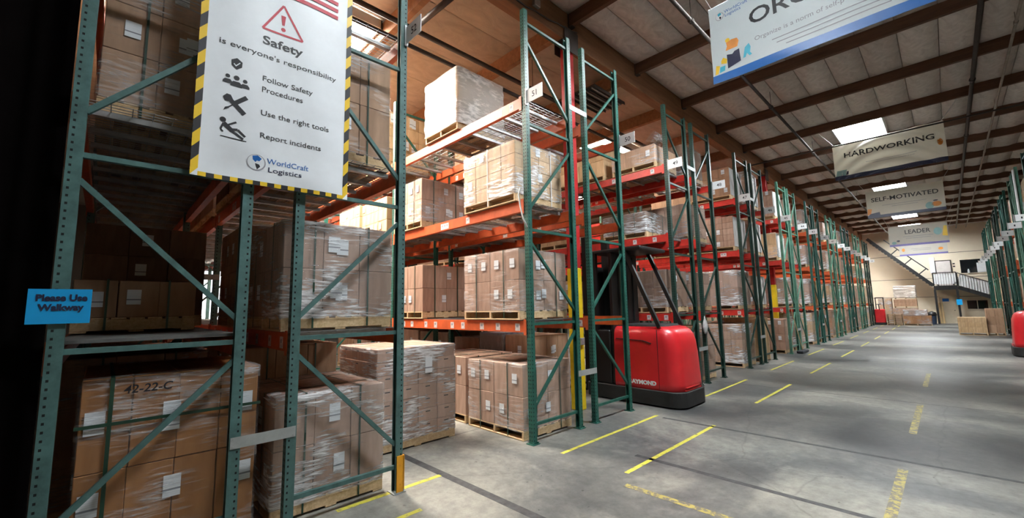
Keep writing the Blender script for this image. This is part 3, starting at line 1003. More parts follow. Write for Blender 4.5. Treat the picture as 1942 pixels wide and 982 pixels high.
# --- row 51 front, seen across the cross aisle
load('brown strapped carton load with white labels on the floor beside end frame 51', (-5.25, -4.07), (4.10, 5.12), (0, 0.99), (4, 4, 2), PINK, True, STRAPG, FILML, 2, seed=1)
load('brown strapped carton load on the floor just behind the one beside frame 51', (-6.47, -5.34), (4.12, 5.14), (0, 1.0), (4, 4, 2), PINK, True, STRAPG, None, 2, seed=2)
load('strapped cartons with peeling film on first shelf beside frame 51', (-5.27, -4.05), (4.05, 5.07), (SH[1], 2.575), (4, 4, 2), PINK, True, STRAPG, FILML, 2, seed=3)
load('strapped carton load with dark shaded side, first shelf of row 51 near post 52', (-7.54, -6.5), (4.06, 5.08), (SH[1], 2.56), (4, 4, 2), PINK, True, STRAPG, None, 2, seed=4)
load('white film-wrapped carton load with white straps on second shelf behind frame 51', (-5.25, -4.08), (4.04, 5.06), (SH[2], 4.15), (4, 4, 4), TAN, True, STRAPW, FILM, 1, seed=5, sn=(1, 2))
load('shiny wrapped carton load with green strap, second shelf of row 51 near post 52', (-7.54, -6.52), (4.04, 5.06), (SH[2], 4.17), (4, 4, 2), PINK, True, STRAPG, FILML, 2, seed=6)
load('heavily film-wrapped pale load alone on the top shelf of row 51', (-6.40, -5.42), (4.04, 5.08), (SH[3], 5.86), (3, 3, 3), TAN, True, None, FILMH, 0, seed=7)
load('tall carton stack with many white labels, top shelf between banner and post 52', (-9.0, -7.90), (4.04, 5.06), (SH[3], 5.98), (6, 4, 4), TAN, False, None, None, 2, seed=8, lab=(0.1, 0.2))
load('pinkish carton stack on the top shelf right beside the safety banner', (-10.3, -9.18), (4.04, 5.06), (SH[3], 5.78), (4, 3, 3), PINK, False, None, FILML, 1, seed=9)
load('tan carton load on second shelf under the banner edge, row 51', (-9.0, -7.85), (4.04, 5.06), (SH[2], 4.1), (6, 4, 3), TAN, False, None, None, 2, seed=10)
load('tan carton load on second shelf of row 51 farther behind the banner', (-10.3, -9.15), (4.04, 5.06), (SH[2], 4.15), (6, 4, 3), TAN, False, None, None, 2, seed=11)
load('carton load on first shelf of row 51 hidden behind rack post 52', (-9.0, -7.85), (4.04, 5.06), (SH[1], 2.5), (4, 4, 2), PINK, False, STRAPG, None, 1, seed=12)
load('carton load on the floor of row 51 behind the wrapped stack', (-7.57, -6.6), (4.12, 5.14), (0, 0.95), (4, 4, 2), KRAFT, False, STRAPG, None, 1, seed=13)
# --- the loose wrapped stack in the cross aisle
load('tall film-wrapped stack of flat cartons standing in the aisle behind frame 52', (-6.10, -4.97), (2.46, 3.64), (0, 1.27), (3, 4, 7), PINK, True, None, FILM, 0, seed=14, holes=True, jit=0.006, group='loads standing on the floor')
t_ = tag(ob('packing_slip', MB().box(-0.055, -0.002, -0.10, 0.055, 0, 0.10).mesh('packing_slip', LABEL)), 'white packing slip stuck on the wrapped stack in the aisle', 'label')
t_.location = (-4.945, 3.19, 1.02); t_.rotation_euler = (0, 0, FACE_PX)
# --- row 52
load('strapped and film-wrapped carton load on the floor inside end frame 52', (-5.27, -4.08), (1.10, 2.10), (0, 1.03), (4, 3, 2), PINK, True, STRAPG, FILM, 2, seed=15, lab=(0.1, 0.16))
load('strapped carton load on the floor behind the wrapped one in frame 52', (-6.60, -5.42), (1.10, 2.14), (0, 1.37), (4, 3, 3), KRAFT, False, STRAPG, None, 1, seed=16)
load('shiny wrapped carton load with two green straps, first shelf of frame 52', (-5.22, -4.02), (1.10, 2.13), (SH[1], 2.585), (4, 3, 2), PINK, True, STRAPG, FILM, 2, seed=17, lab=(0.11, 0.15))
load('brown wrapped carton load behind the shiny one, first shelf of row 52', (-6.60, -5.42), (1.06, 2.13), (SH[1], 2.75), (4, 4, 2), KRAFT, False, None, FILML, 2, seed=18)
load('carton load on second shelf behind the safety banner, row 52', (-5.3, -4.1), (1.10, 2.13), (SH[2], 4.45), (4, 3, 2), KRAFT, False, STRAPG, FILML, 1, seed=20)
load('second carton load behind the safety banner, row 52', (-6.6, -5.42), (1.10, 2.13), (SH[2], 4.3), (4, 3, 2), KRAFT, False, None, None, 1, seed=21)
# --- row 53
big = load('large orange-brown strapped cartons marked 42-22-C on the floor behind the diagonal brace', (-5.20, -4.01), (-0.08, 0.95), (0, 1.33), (3, 4, 2), ORANGEB, True, None, FILML, 0, seed=22)
for yy, zz in ((0.0, 1.05), (0.40, 1.06), (0.40, 0.98), (0.86, 1.06), (0.87, 0.53), (0.43, 0.54), (0.0, 0.53)):
    ob('shipping_label', label_mesh(0.10, 0.15 if zz != 0.98 else 0.1), big, (0.602, yy - 0.435, zz), (0, 0, FACE_PX))
ob('handwriting', text_mesh('42-22-C', 0.078, INK, 'LEFT', 0.0005, 0.0012, sx=1.0, shear=0.15), big, (0.600 + 0.019, 0.128 - 0.435, 1.225), (0, 0, FACE_PX), 'black handwriting')
ob('strap', cached('hstrap', lambda: MB().box(-0.53, -0.002, -0.011, 0.53, 0.002, 0.011).mesh('strap', STRAPG)), big, (0.600 + 0.019, 0, 1.035), (0, 0, FACE_PX))
ob('strap', ring_mesh(1.19 + 0.036, 0.02, 1.335, STRAPG, 0.022), big, (0, 0.072 - 0.435, 0))
load('dark carton load on the floor deep inside the frame with blue placard', (-6.60, -5.40), (-0.24, 0.80), (0, 1.38), (4, 3, 3), KRAFT, False, STRAPG, FILML, 2, seed=23)
load('low carton load on the solid deck, first shelf of row 53', (-6.15, -4.98), (-0.20, 0.62), (SH[1] + 0.022, 2.06), (3, 3, 1), KRAFT, True, STRAPG, None, 2, seed=24)
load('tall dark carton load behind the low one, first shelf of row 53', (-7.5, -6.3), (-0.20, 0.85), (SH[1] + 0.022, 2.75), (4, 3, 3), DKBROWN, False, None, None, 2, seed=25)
load('big wrapped brown cartons on second shelf left of the safety banner', (-5.40, -4.22), (-0.15, 0.84), (SH[2], 4.56), (4, 3, 3), KRAFT, True, STRAPG, FILML, 2, seed=26, sn=(1, 2))
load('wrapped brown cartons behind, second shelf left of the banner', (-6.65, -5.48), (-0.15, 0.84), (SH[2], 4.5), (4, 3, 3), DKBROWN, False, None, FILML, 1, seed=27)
# --- row 50 and 49 around the truck
load('grey film-wrapped short load on the floor of row 50', (-6.68, -5.98), (5.52, 6.45), (0, 1.27), (3, 3, 3), WHITEBOX, False, None, FILMG, 0, seed=28)
load('brown labelled cartons on the floor of row 50 beside the grey load', (-5.93, -5.15), (5.52, 6.45), (0, 1.25), (3, 3, 2), KRAFT, False, None, None, 2, seed=29)
load('carton load on the second shelf of row 50', (-6.4, -5.3), (5.50, 6.5), (SH[2], 4.0), (4, 3, 2), KRAFT, False, None, FILML, 1, seed=30)
load('carton load with labels on the top shelf of row 50', (-7.5, -6.3), (5.50, 6.5), (SH[3], 5.6), (4, 3, 3), TAN, False, None, None, 2, seed=31)
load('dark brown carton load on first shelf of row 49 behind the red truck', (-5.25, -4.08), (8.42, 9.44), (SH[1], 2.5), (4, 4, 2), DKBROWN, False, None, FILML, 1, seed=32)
load('short dark carton load with shiny film, second shelf of row 49', (-5.55, -4.45), (8.42, 9.44), (SH[2], 3.82), (4, 3, 1), DKBROWN, False, STRAPG, FILM, 0, seed=33)
load('open carton tray draped with loose film, top shelf beside sign 49', (-5.22, -4.14), (8.40, 9.42), (SH[3], 5.27), (3, 3, 1), KRAFT, True, None, FILML, 1, seed=34)
load('flat tan carton load on the top shelf of row 49 behind the tray', (-6.55, -5.45), (8.40, 9.42), (SH[3], 5.65), (3, 3, 2), TAN, False, None, None, 1, seed=35)
load('carton load on the floor of row 49 hidden behind the red truck', (-5.25, -4.08), (8.45, 9.47), (0, 1.2), (4, 3, 3), KRAFT, False, None, FILML, 1, seed=36)
for lv, top in ((0, 1.1), (1, 2.5), (2, 4.15), (3, 5.6)):
    load('brown carton load %s of row 48' % W01[lv], (-5.25, -4.08), (9.76, 10.78), (SH[lv], top), (4, 3, 3), PINK if lv != 3 else DKBROWN, False, None, FILML, 1, seed=40 + lv)
    if lv:
        load('second brown carton load %s of row 48' % W01[lv], (-6.55, -5.4), (9.76, 10.78), (SH[lv], top - .1), (4, 3, 2), TAN, False, None, None, 1, seed=44 + lv)
        load('far brown carton load %s of row 49' % W01[lv], (-7.57, -6.6), (8.42, 9.44), (SH[lv], top - .1), (4, 3, 2), TAN, False, None, None, 1, seed=48 + lv)
# --- loads added deeper inside the near rows to block light and darken them
NTH = 'second third fourth fifth sixth seventh eighth ninth tenth'.split()
DEEP = ((-7.54, -6.72), (-8.95, -7.80), (-10.2, -9.02), (-11.27, -10.28), (-12.7, -11.53), (-13.9, -12.78))
for num, ya in ((53, (-0.15, 0.86)), (52, (1.10, 2.12)), (50, (5.52, 6.5)), (49, (8.42, 9.44))):
    for lv in range(4):
        for i, xs in enumerate(DEEP):
            rr = random.Random(num * 100 + lv * 10 + i)
            if (num == 52 and lv == 1) or (num == 53 and lv == 1 and i == 0) or (num in (49,) and i < 1) or (num == 50 and lv == 3 and i == 0):
                continue
            top = (1.25, 2.65, 4.2, 5.6)[lv] + rr.uniform(-0.15, 0.1)
            m = rr.choice([KRAFT, PINK, DKBROWN])
            load('added %s carton load %s, row %d, %s rack, %s from aisle' % ({KRAFT: 'brown', PINK: 'pinkish', DKBROWN: 'dark brown'}[m], W01[lv], num, ORDW[num], NTH[i + 1]), xs, ya, (SH[lv] + (0.022 if num == 53 and lv == 1 else 0), top), (2, 2, 2), m, False, None, None, 1, seed=600 + num * 7 + lv * 3 + i)
# --- rows 47 and on
ORD = {47: 'row 47', 46: 'row 46', 45: 'row 45', 44: 'row 44', 43: 'row 43'}
TOPS = ((1.30, 1.18, 1.36, 1.25), (2.75, 2.6, 2.82, 2.7), (4.25, 4.3, 4.1, 4.2), (5.75, 5.9, 5.7, 5.8))
for k in range(2, 9):
    y0 = 4.12 + PITCH * k
    for side in (0, 1):
        num = NUM0 - 2 * k - side
        ya = (y0 - 0.06, y0 + 0.96) if side == 0 else (y0 + 1.42, y0 + 2.44)
        for lv in range(4):
            rr = random.Random(num * 10 + lv)
            if lv and rr.random() < (0.12 if k < 5 else 0.2) and not (k == 2):
                continue
            m = rr.choice([PINK, KRAFT, TAN, PINK])
            f = rr.choice([FILM, FILM, FILML, None])
            if num == 47:
                m, f = (KRAFT, PINK, PINK, KRAFT)[lv], (FILM, FILM, None, None)[lv]
            top = TOPS[lv][rr.randrange(4)] - (0.0 if lv else 0.0)
            shp = rr.choice([(4, 3, 3), (4, 4, 5), (3, 3, 2), (4, 3, 4)]) if k < 5 else rr.choice([(2, 2, 3), (3, 2, 2)])
            how = {FILM: 'shiny wrapped', FILML: 'thinly wrapped', None: 'bare'}[f]
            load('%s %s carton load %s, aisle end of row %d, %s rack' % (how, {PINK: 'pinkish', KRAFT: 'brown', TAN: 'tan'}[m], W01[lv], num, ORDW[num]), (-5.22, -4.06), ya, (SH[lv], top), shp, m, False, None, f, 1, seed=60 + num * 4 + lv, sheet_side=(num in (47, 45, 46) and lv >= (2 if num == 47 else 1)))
            if k <= 4 and side == 0:
                load('%s carton load %s, row %d, %s rack, second from aisle' % ({PINK: 'pinkish', KRAFT: 'brown', TAN: 'tan'}[m], W01[lv], num, ORDW[num]), (-6.5, -5.36), ya, (SH[lv], top - 0.08), (3, 3, 2), m, False, None, None, 0, seed=160 + num * 4 + lv)
# right-hand racks
for k in range(3, 9):
    y0 = 4.12 + PITCH * k
    for side in (0, 1):
        n = 2 * (k - 3) + side
        ya = (y0 - 0.06, y0 + 0.96) if side == 0 else (y0 + 1.42, y0 + 2.44)
        for lv in range(4):
            rr = random.Random(n * 10 + lv + 500)
            if rr.random() < 0.25:
                continue
            m = rr.choice([PINK, KRAFT, TAN])
            load('brown carton load %s of the %s right-hand rack' % (W01[lv], 'first second third fourth fifth sixth seventh eighth ninth tenth eleventh twelfth'.split()[n]), (2.1, 3.25), ya, (SH[lv], TOPS[lv][rr.randrange(4)]), (2, 2, 3), m, False, None, FILML, 0, seed=300 + n * 4 + lv)

# ------------------------------------------------------------------ banners and placards
def sheet(w, h, fn, nx_=40, nz_=20, th=0.002, mat=VINYL):
    """hanging sheet in XZ plane, x 0..w, z 0..h, facing -Y, displaced by fn(x,z)"""
    b = MB()
    for s in (0, 1):
        for j in range(nz_ + 1):
            for i in range(nx_ + 1):
                x, z = w * i / nx_, h * j / nz_
                b.v.append((x, fn(x, z) + s * th, z))
    o = (nx_ + 1) * (nz_ + 1)
    for j in range(nz_):
        for i in range(nx_):
            a = j * (nx_ + 1) + i
            b.f.append((a, a + 1, a + nx_ + 2, a + nx_ + 1))
            b.f.append((o + a, o + a + nx_ + 1, o + a + nx_ + 2, o + a + 1))
            b.m += [0, 0]
    return b.mesh('sheet', mat, True)
def patch(poly, fn, mat, off=0.0015, name='print'):
    """flat print: polygon in sheet coordinates, laid on the cloth"""
    me = bpy.data.meshes.new(name)
    xs, zs = sorted({round(p[0], 5) for p in poly}), sorted({round(p[1], 5) for p in poly})
    if len(poly) == 4 and len(xs) == 2 and len(zs) == 2 and xs[1] - xs[0] > 0.1:
        b = MB()
        nx_, nz_ = max(1, int((xs[1] - xs[0]) / 0.05)), max(1, int((zs[1] - zs[0]) / 0.03))
        for j in range(nz_ + 1):
            for i in range(nx_ + 1):
                x, z = xs[0] + (xs[1] - xs[0]) * i / nx_, zs[0] + (zs[1] - zs[0]) * j / nz_
                b.v.append((x, fn(x, z) - off - (0.003 if off > 0 else 0), z))
        for j in range(nz_):
            for i in range(nx_):
                a = j * (nx_ + 1) + i
                b.f.append((a, a + 1, a + nx_ + 2, a + nx_ + 1))
                b.m.append(0)
        bpy.data.meshes.remove(me)
        return b.mesh(name, mat)
    bm = bmesh.new()
    vs = [bm.verts.new((x, 0, z)) for x, z in poly]
    bm.faces.new(vs)
    bmesh.ops.triangulate(bm, faces=bm.faces[:])
    for it in range(2):
        long_ = [e for e in bm.edges if e.calc_length() > 0.16]
        if long_:
            bmesh.ops.subdivide_edges(bm, edges=long_, cuts=3, use_grid_fill=True)
            bmesh.ops.triangulate(bm, faces=bm.faces[:])
    for v in bm.verts:
        v.co.y = fn(v.co.x, v.co.z) - off
    bm.normal_update()
    for f in bm.faces:
        if f.normal.y > 0:
            f.normal_flip()
    bm.to_mesh(me)
    bm.free()
    me.materials.append(mat)
    return me
def rect(x0, z0, x1, z1):
    return [(x0, z0), (x1, z0), (x1, z1), (x0, z1)]
def disc(cx, cz, rx, rz=None, n=16, a0=0, a1=2 * math.pi):
    rz = rz or rx
    full = abs(a1 - a0 - 2 * math.pi) < 1e-4
    m = n if full else n + 1
    return [(cx + rx * math.cos(a0 + (a1 - a0) * i / n), cz + rz * math.sin(a0 + (a1 - a0) * i / n)) for i in range(m)]
def bar2(x0, z0, x1, z1, w):
    dx, dz = x1 - x0, z1 - z0
    l = math.hypot(dx, dz)
    nx_, nz_ = -dz / l * w / 2, dx / l * w / 2
    return [(x0 + nx_, z0 + nz_), (x0 - nx_, z0 - nz_), (x1 - nx_, z1 - nz_), (x1 + nx_, z1 + nz_)]
def globe(t, fn, cx, cz, r, blue=INKC):
    g = ob('globe_logo', patch(disc(cx, cz, r, n=24), fn, INKG, 0.002, 'globe_logo'), t)
    ob('globe_face', patch(disc(cx - r * .04, cz + r * .03, r * .9, n=24), fn, VINYL, 0.0025, 'globe_face'), g)
    ob('continent', patch([(cx - .45 * r, cz + .75 * r), (cx + .1 * r, cz + .9 * r), (cx + .55 * r, cz + .55 * r), (cx + .3 * r, cz + .2 * r), (cx + .05 * r, cz + .25 * r), (cx - .1 * r, cz + .02 * r), (cx - .4 * r, cz + .3 * r)], fn, blue, 0.003), g)
    ob('continent', patch([(cx - .15 * r, cz - .1 * r), (cx + .3 * r, cz - .2 * r), (cx + .42 * r, cz - .45 * r), (cx + .1 * r, cz - .85 * r), (cx - .05 * r, cz - .5 * r)], fn, INK, 0.003), g)
    return g
# safety banner: sheet coordinates x = Y-0.40, z = Z-2.80
bt = thing('safety_banner', 'white safety banner with black and yellow hazard edge hung on the racks', 'banner', (-3.835, 0.385, 2.80))
bt.rotation_euler = (0, 0, FACE_PX)
BW, BH = 1.185, 2.35
def f_saf(x, z):
    return 0.006 * math.sin(x * 5.0 + 0.4 * z) + 0.004 * math.sin(x * 11 + z * 1.3) + 0.010 * math.exp(-((z - 0.12) / 0.12) ** 2) * math.sin(x * 6) - 0.004
ob('sheet', sheet(BW, BH, f_saf, 40, 50), bt)
def stripe_edge(x0, z0, x1, z1, n, slant):
    vert = (z1 - z0) > (x1 - x0)
    out = []
    L = (z1 - z0) if vert else (x1 - x0)
    for i in range(n):
        a, b = L * i / n, L * (i + 1) / n
        if vert:
            q = [(x0, z0 + a), (x1, z0 + min(L, a + slant)), (x1, z0 + min(L, b + slant)), (x0, z0 + b)]
        else:
            q = [(x0 + a, z0), (x0 + b, z0), (x0 + b, z1), (x0 + a, z1)]
        out.append((q, INKY if i % 2 == 0 else INK))
    return out
for q, m in stripe_edge(0.0, 0.0, 0.048, BH, 22, 0.06) + stripe_edge(BW - 0.048, 0.0, BW, BH, 22, 0.06) + stripe_edge(0.048, 0.0, BW - 0.048, 0.034, 21, 0):
    ob('hazard_stripe', patch(q, f_saf, m, 0.0015), bt)
SY, SZ = 0.385, 2.80
def S(y, z):
    return (y - SY, z - SZ)
def stext(txt, y, z, size, mat=INK, sx=1.0, bold=0.0):
    x, zz = S(y, z)
    me = text_mesh(txt, size, mat, 'LEFT', 0.0004, bold, sx, fn=lambda a, b: f_saf(a + x, b + zz) - 0.002)
    ob('lettering', me, bt, (x, 0, zz))
def fit_text(txt, y0, y1, z, size, mat=INK, bold=0.0):
    me = text_mesh(txt, size, mat, 'LEFT', 0.0004, bold)
    w = max(v.co.x for v in me.vertices)
    bpy.data.meshes.remove(me)
    stext(txt, y0, z, size, mat, (y1 - y0) / w, bold)
fit_text('Safety', 0.812, 1.13, 4.038, 0.105, bold=0.002)
fit_text("is everyone's responsibility", 0.51, 1.43, 3.912, 0.066)
fit_text('Follow Safety', 0.823, 1.225, 3.705, 0.066)
fit_text('Procedures', 0.823, 1.145, 3.608, 0.066)
fit_text('Use the right tools', 0.824, 1.375, 3.402, 0.066)
fit_text('Report incidents', 0.826, 1.312, 3.205, 0.066)
fit_text('WorldCraft', 0.89, 1.213, 2.995, 0.066, INKB)
fit_text('Logistics', 0.897, 1.158, 2.925, 0.06, INKN)
globe(bt, f_saf, *S(0.814, 2.988), 0.068, INKB)
# warning triangle
def SP(pts):
    return [S(y, z) for y, z in pts]
A_, B_, C_ = (0.962, 4.450), (0.808, 4.175), (1.124, 4.180)
for p, q in ((A_, B_), (B_, C_), (C_, A_)):
    ob('warning_triangle', patch(bar2(*S(*p), *S(*q), 0.017), f_saf, INKR, 0.002), bt)
ob('exclamation_bar', patch(SP([(0.945, 4.355), (0.982, 4.355), (0.974, 4.265), (0.955, 4.265)]), f_saf, INKR, 0.002), bt)
ob('exclamation_dot', patch(disc(*S(0.966, 4.226), 0.018), f_saf, INKR, 0.002), bt)
# flag stripes and blue field
for i in range(7):
    z = 4.548 + i * 0.072
    x0 = 0.97 if i < 4 else 1.20
    ob('flag_stripe', patch(rect(*S(0.97 - 0.0, z), *S(1.432, z + 0.036)), f_saf, INKR, 0.002), bt)
ob('flag_field', patch(rect(*S(0.97, 4.80), *S(1.16, 5.03)), f_saf, INKN, 0.0025), bt)
# icons
ob('shield_icon', patch(SP([(0.602, 3.80), (0.64, 3.825), (0.678, 3.80), (0.676, 3.755), (0.64, 3.725), (0.604, 3.755)]), f_saf, INK, 0.002), bt)
ob('check_mark', patch(SP([(0.622, 3.775), (0.634, 3.762), (0.660, 3.793), (0.664, 3.787), (0.634, 3.750), (0.617, 3.769)]), f_saf, VINYL, 0.0028), bt)
for y, z, s in ((0.584, 3.655, .8), (0.644, 3.655, 1.0), (0.704, 3.645, .8)):
    ob('people_icon', patch(disc(*S(y, z + 0.0), 0.020 * s), f_saf, INK, 0.002), bt)
    x, zz = S(y, z - 0.075 * s)
    ob('people_icon', patch([(x - .040 * s, zz), (x + .040 * s, zz), (x + .040 * s, zz + .022 * s), (x + .022 * s, zz + .044 * s), (x - .022 * s, zz + .044 * s), (x - .040 * s, zz + .022 * s)], f_saf, INK, 0.002), bt)
ob('wrench_icon', patch(bar2(*S(0.60, 3.470), *S(0.712, 3.365), 0.036), f_saf, INK, 0.002), bt)
ob('wrench_icon', patch(SP([(0.560, 3.475), (0.585, 3.505), (0.612, 3.502), (0.628, 3.470), (0.612, 3.444), (0.575, 3.442), (0.588, 3.462), (0.582, 3.476)]), f_saf, INK, 0.0022), bt)
ob('screwdriver_icon', patch(bar2(*S(0.648, 3.445), *S(0.722, 3.512), 0.034), f_saf, INK, 0.002), bt)
ob('screwdriver_icon', patch(bar2(*S(0.600, 3.396), *S(0.632, 3.426), 0.010), f_saf, INK, 0.002), bt)
ob('screwdriver_icon', patch(SP([(0.568, 3.362), (0.578, 3.392), (0.602, 3.404), (0.606, 3.390)]), f_saf, INK, 0.002), bt)
ob('slip_icon', patch(disc(*S(0.570, 3.285), 0.021), f_saf, INK, 0.002), bt)
for a, b, w in (((0.575, 3.258), (0.625, 3.215), 0.034), ((0.600, 3.245), (0.660, 3.285), 0.014), ((0.575, 3.258), (0.558, 3.205), 0.014), ((0.558, 3.205), (0.575, 3.185), 0.012), ((0.62, 3.215), (0.672, 3.225), 0.020), ((0.672, 3.225), (0.725, 3.178), 0.018), ((0.618, 3.208), (0.652, 3.195), 0.020), ((0.652, 3.195), (0.712, 3.155), 0.018), ((0.560, 3.150), (0.735, 3.142), 0.008)):
    ob('slip_icon', patch(bar2(*S(*a), *S(*b), w), f_saf, INK, 0.002), bt)

# blue placard
bp = thing('walkway_placard', 'bright blue placard reading Please Use Walkway fixed to the near rack post', 'sign', (-3.862, -0.343, 1.72))
bp.rotation_euler = (0, 0, FACE_PX)
f0 = lambda x, z: 0.004 * math.sin(x * 9)
ob('board', sheet(0.277, 0.215, f0, 10, 6, 0.003, BLUEP), bp)
for txt, z in (('Please Use', 0.142), ('Walkway', 0.082)):
    me = text_mesh(txt, 0.056, INKN, 'CENTER', 0.0004, 0.0022, 0.92, fn=lambda a, b: f0(a + 0.14, b) - 0.002)
    ob('lettering', me, bp, (0.145, 0, z))

# aisle banners
def banner(label, x0, y, z0, w, h, title, tx, tz, ts, tw, fn, mat, trim, lines=(), deco=None, trim_h=0.12, hang=0.5):
    t = thing('aisle_banner', label, 'banner', (x0, y, z0), 0, 'motto banners over the aisle')
    ob('sheet', sheet(w, h, fn, 48, 20, 0.003, mat), t)
    ob('bottom_trim', patch(rect(0, 0, w, trim_h), fn, trim, 0.002), t)
    ob('back_trim', patch(rect(0, 0, w, trim_h), fn, trim, -0.005), t)
    if title:
        me = text_mesh(title, ts, INK, 'LEFT', 0.0004, 0.0)
        tw0 = max(v.co.x for v in me.vertices)
        bpy.data.meshes.remove(me)
        me = text_mesh(title, ts, INK, 'LEFT', 0.001, 0.004, tw / tw0, fn=lambda a, b: fn(a + tx, b + tz) - 0.004)
        ob('title', me, t, (tx, 0, tz))
    for a, b, lw, lh in lines:
        ob('small_print', patch(rect(a, b, a + lw, b + lh), fn, INKG, 0.002), t)
    if deco:
        deco(t, fn)
    for x in (0.05, w - 0.05):
        ob('tie_cord', MB().tube([(x, fn(x, h - 0.02), h - 0.02), (x + (-0.5 if x < 1 else 0.5), 0.05, Z_C + 0.028 - z0)], 0.006, 5).mesh('tie_cord', WHITEP), t)
    return t
def fo(x, z):
    return 0.012 * math.sin(x * 3 + z * 2) + 0.008 * math.sin(z * 9 + x * 5)
def deco_org(t, fn):
    globe(t, fn, 0.145, 0.965, 0.055, INKC)
    for txt, z in (('WorldCraft', 0.975), ('Logistics', 0.925)):
        ob('lettering', text_mesh(txt, 0.062, INKB, 'LEFT', 0.0004, fn=lambda a, b: fn(a + .21, b + z) - 0.003), t, (0.21, 0, z))
    ob('small_print', text_mesh('Organize is a norm of self-p', 0.085, INKG, 'LEFT', 0.0004, fn=lambda a, b: fn(a + .55, b + .395) - 0.003), t, (0.55, 0, 0.395))
    P = lambda pts, m: ob('picture', patch(pts, fn, m, 0.003), t)
    P([(0.19, 0.42), (0.34, 0.42), (0.36, 0.50), (0.34, 0.55), (0.27, 0.56), (0.20, 0.54), (0.21, 0.48)], INKO)
    P([(0.20, 0.16), (0.37, 0.20), (0.36, 0.38), (0.30, 0.37), (0.27, 0.34), (0.20, 0.36), (0.22, 0.28)], INKN)
    P([(0.40, 0.22), (0.43, 0.36), (0.48, 0.40), (0.50, 0.34), (0.47, 0.30), (0.51, 0.23), (0.48, 0.22), (0.45, 0.27), (0.43, 0.22)], INKC)
    P(disc(0.22, 0.57, 0.03), INKY)
    P([(0.03, 0.13), (0.07, 0.13), (0.10, 0.24), (0.05, 0.26)], INKY)
    P([(0.09, 0.14), (0.16, 0.15), (0.17, 0.22), (0.10, 0.22)], INKC)
    P([(0.12, 0.26), (0.19, 0.24), (0.20, 0.30), (0.15, 0.34), (0.12, 0.30)], INKY)
banner('large white banner with blue bottom edge, title starting ORG, over the aisle', -2.02, 6.0, 4.85, 2.5, 1.14, 'ORGANIZE', 0.50, 0.64, 0.28, 1.65, fo, VINYLT, INKB, [(0.75, 0.30, 1.2, 0.012), (0.8, 0.24, 1.1, 0.012), (0.9, 0.18, 1.0, 0.012)], deco_org, 0.115, 0.9)
def fh(x, z):
    s = (x / 2.43 - 0.5) * 2
    sag = 0.035 * math.sin((z + 0.75 * s * s * 0.9) * 17.0) * (1 - s * s * 0.55)
    return sag + 0.02 * math.sin(x * 2.2)
def deco_h(t, fn):
    P = lambda pts, m: ob('picture', patch(pts, fn, m, 0.003), t)
    P([(0.02, 0.12), (0.26, 0.12), (0.30, 0.30), (0.06, 0.30)], INKT)
    P([(0.26, 0.13), (0.32, 0.14), (0.34, 0.24), (0.30, 0.24)], INKN)
    P(disc(2.32, 0.56, 0.055, 0.10), INKO)
banner('wrinkled cream banner reading HARDWORKING above the aisle', -2.07, 16.0, 5.46, 2.43, 1.12, 'HARDWORKING', 0.25, 0.67, 0.22, 1.97, fh, VINYLC, INKN, [(0.75, 0.42, 1.1, 0.012), (0.9, 0.36, 0.9, 0.012)], deco_h, 0.125, 0.35)
def deco_s(t, fn):
    P = lambda pts, m: ob('picture', patch(pts, fn, m, 0.003), t)
    P([(0.0, 0.14), (0.12, 0.2), (0.16, 0.4), (0.02, 0.42)], INKO)
    P([(0.0, 0.10), (0.42, 0.10), (0.40, 0.24), (0.10, 0.2)], INKN)
    P(disc(2.12, 0.28, 0.14, 0.1), INKO)
    P(disc(2.10, 0.42, 0.07, 0.025), INKN)
    P(disc(1.92, 0.24, 0.12, 0.14), INKT)
banner('grey-white banner reading SELF-MOTIVATED above the aisle', -2.08, 23.5, 5.28, 2.37, 1.16, 'SELF-MOTIVATED', 0.16, 0.70, 0.245, 2.05, lambda x, z: 0.01 * math.sin(x * 3), VINYLC, INKN, [(0.5, 0.50, 1.35, 0.014), (0.8, 0.42, 0.8, 0.014)], deco_s, 0.12, 0.5)
def deco_l(t, fn):
    P = lambda pts, m: ob('picture', patch(pts, fn, m, 0.003), t)
    P([(2.14, 0.40), (2.34, 0.36), (2.34, 0.92), (2.22, 0.92)], INKY)
    P(disc(1.98, 0.66, 0.16, 0.2), INKT)
    P(disc(0.38, 0.3, 0.07, 0.05), INKN)
    P(disc(0.2, 0.2, 0.1, 0.08), INKT)
banner('cream banner reading LEADER above the aisle', -2.03, 32.0, 4.78, 2.37, 1.13, 'LEADER', 0.67, 0.66, 0.32, 1.03, lambda x, z: 0.01 * math.sin(x * 4), VINYLC, INKV, [(0.6, 0.50, 1.2, 0.02), (0.7, 0.40, 1.0, 0.02)], deco_l, 0.11, 0.9)
def deco_5(t, fn):
    P = lambda pts, m: ob('picture', patch(pts, fn, m, 0.003), t)
    P(disc(0.22, 0.42, 0.08, 0.12), INKO)
    P(disc(2.05, 0.36, 0.12, 0.09), INKO)
banner('farthest cream banner, small, hanging below the LEADER banner', -2.08, 40.0, 4.82, 2.37, 1.13, None, 0, 0, 0, 0, lambda x, z: 0.01 * math.sin(x * 4), VINYLC, INKV, [(0.6, 0.45, 1.0, 0.02), (0.7, 0.35, 0.9, 0.02)], deco_5, 0.11, 0.9)

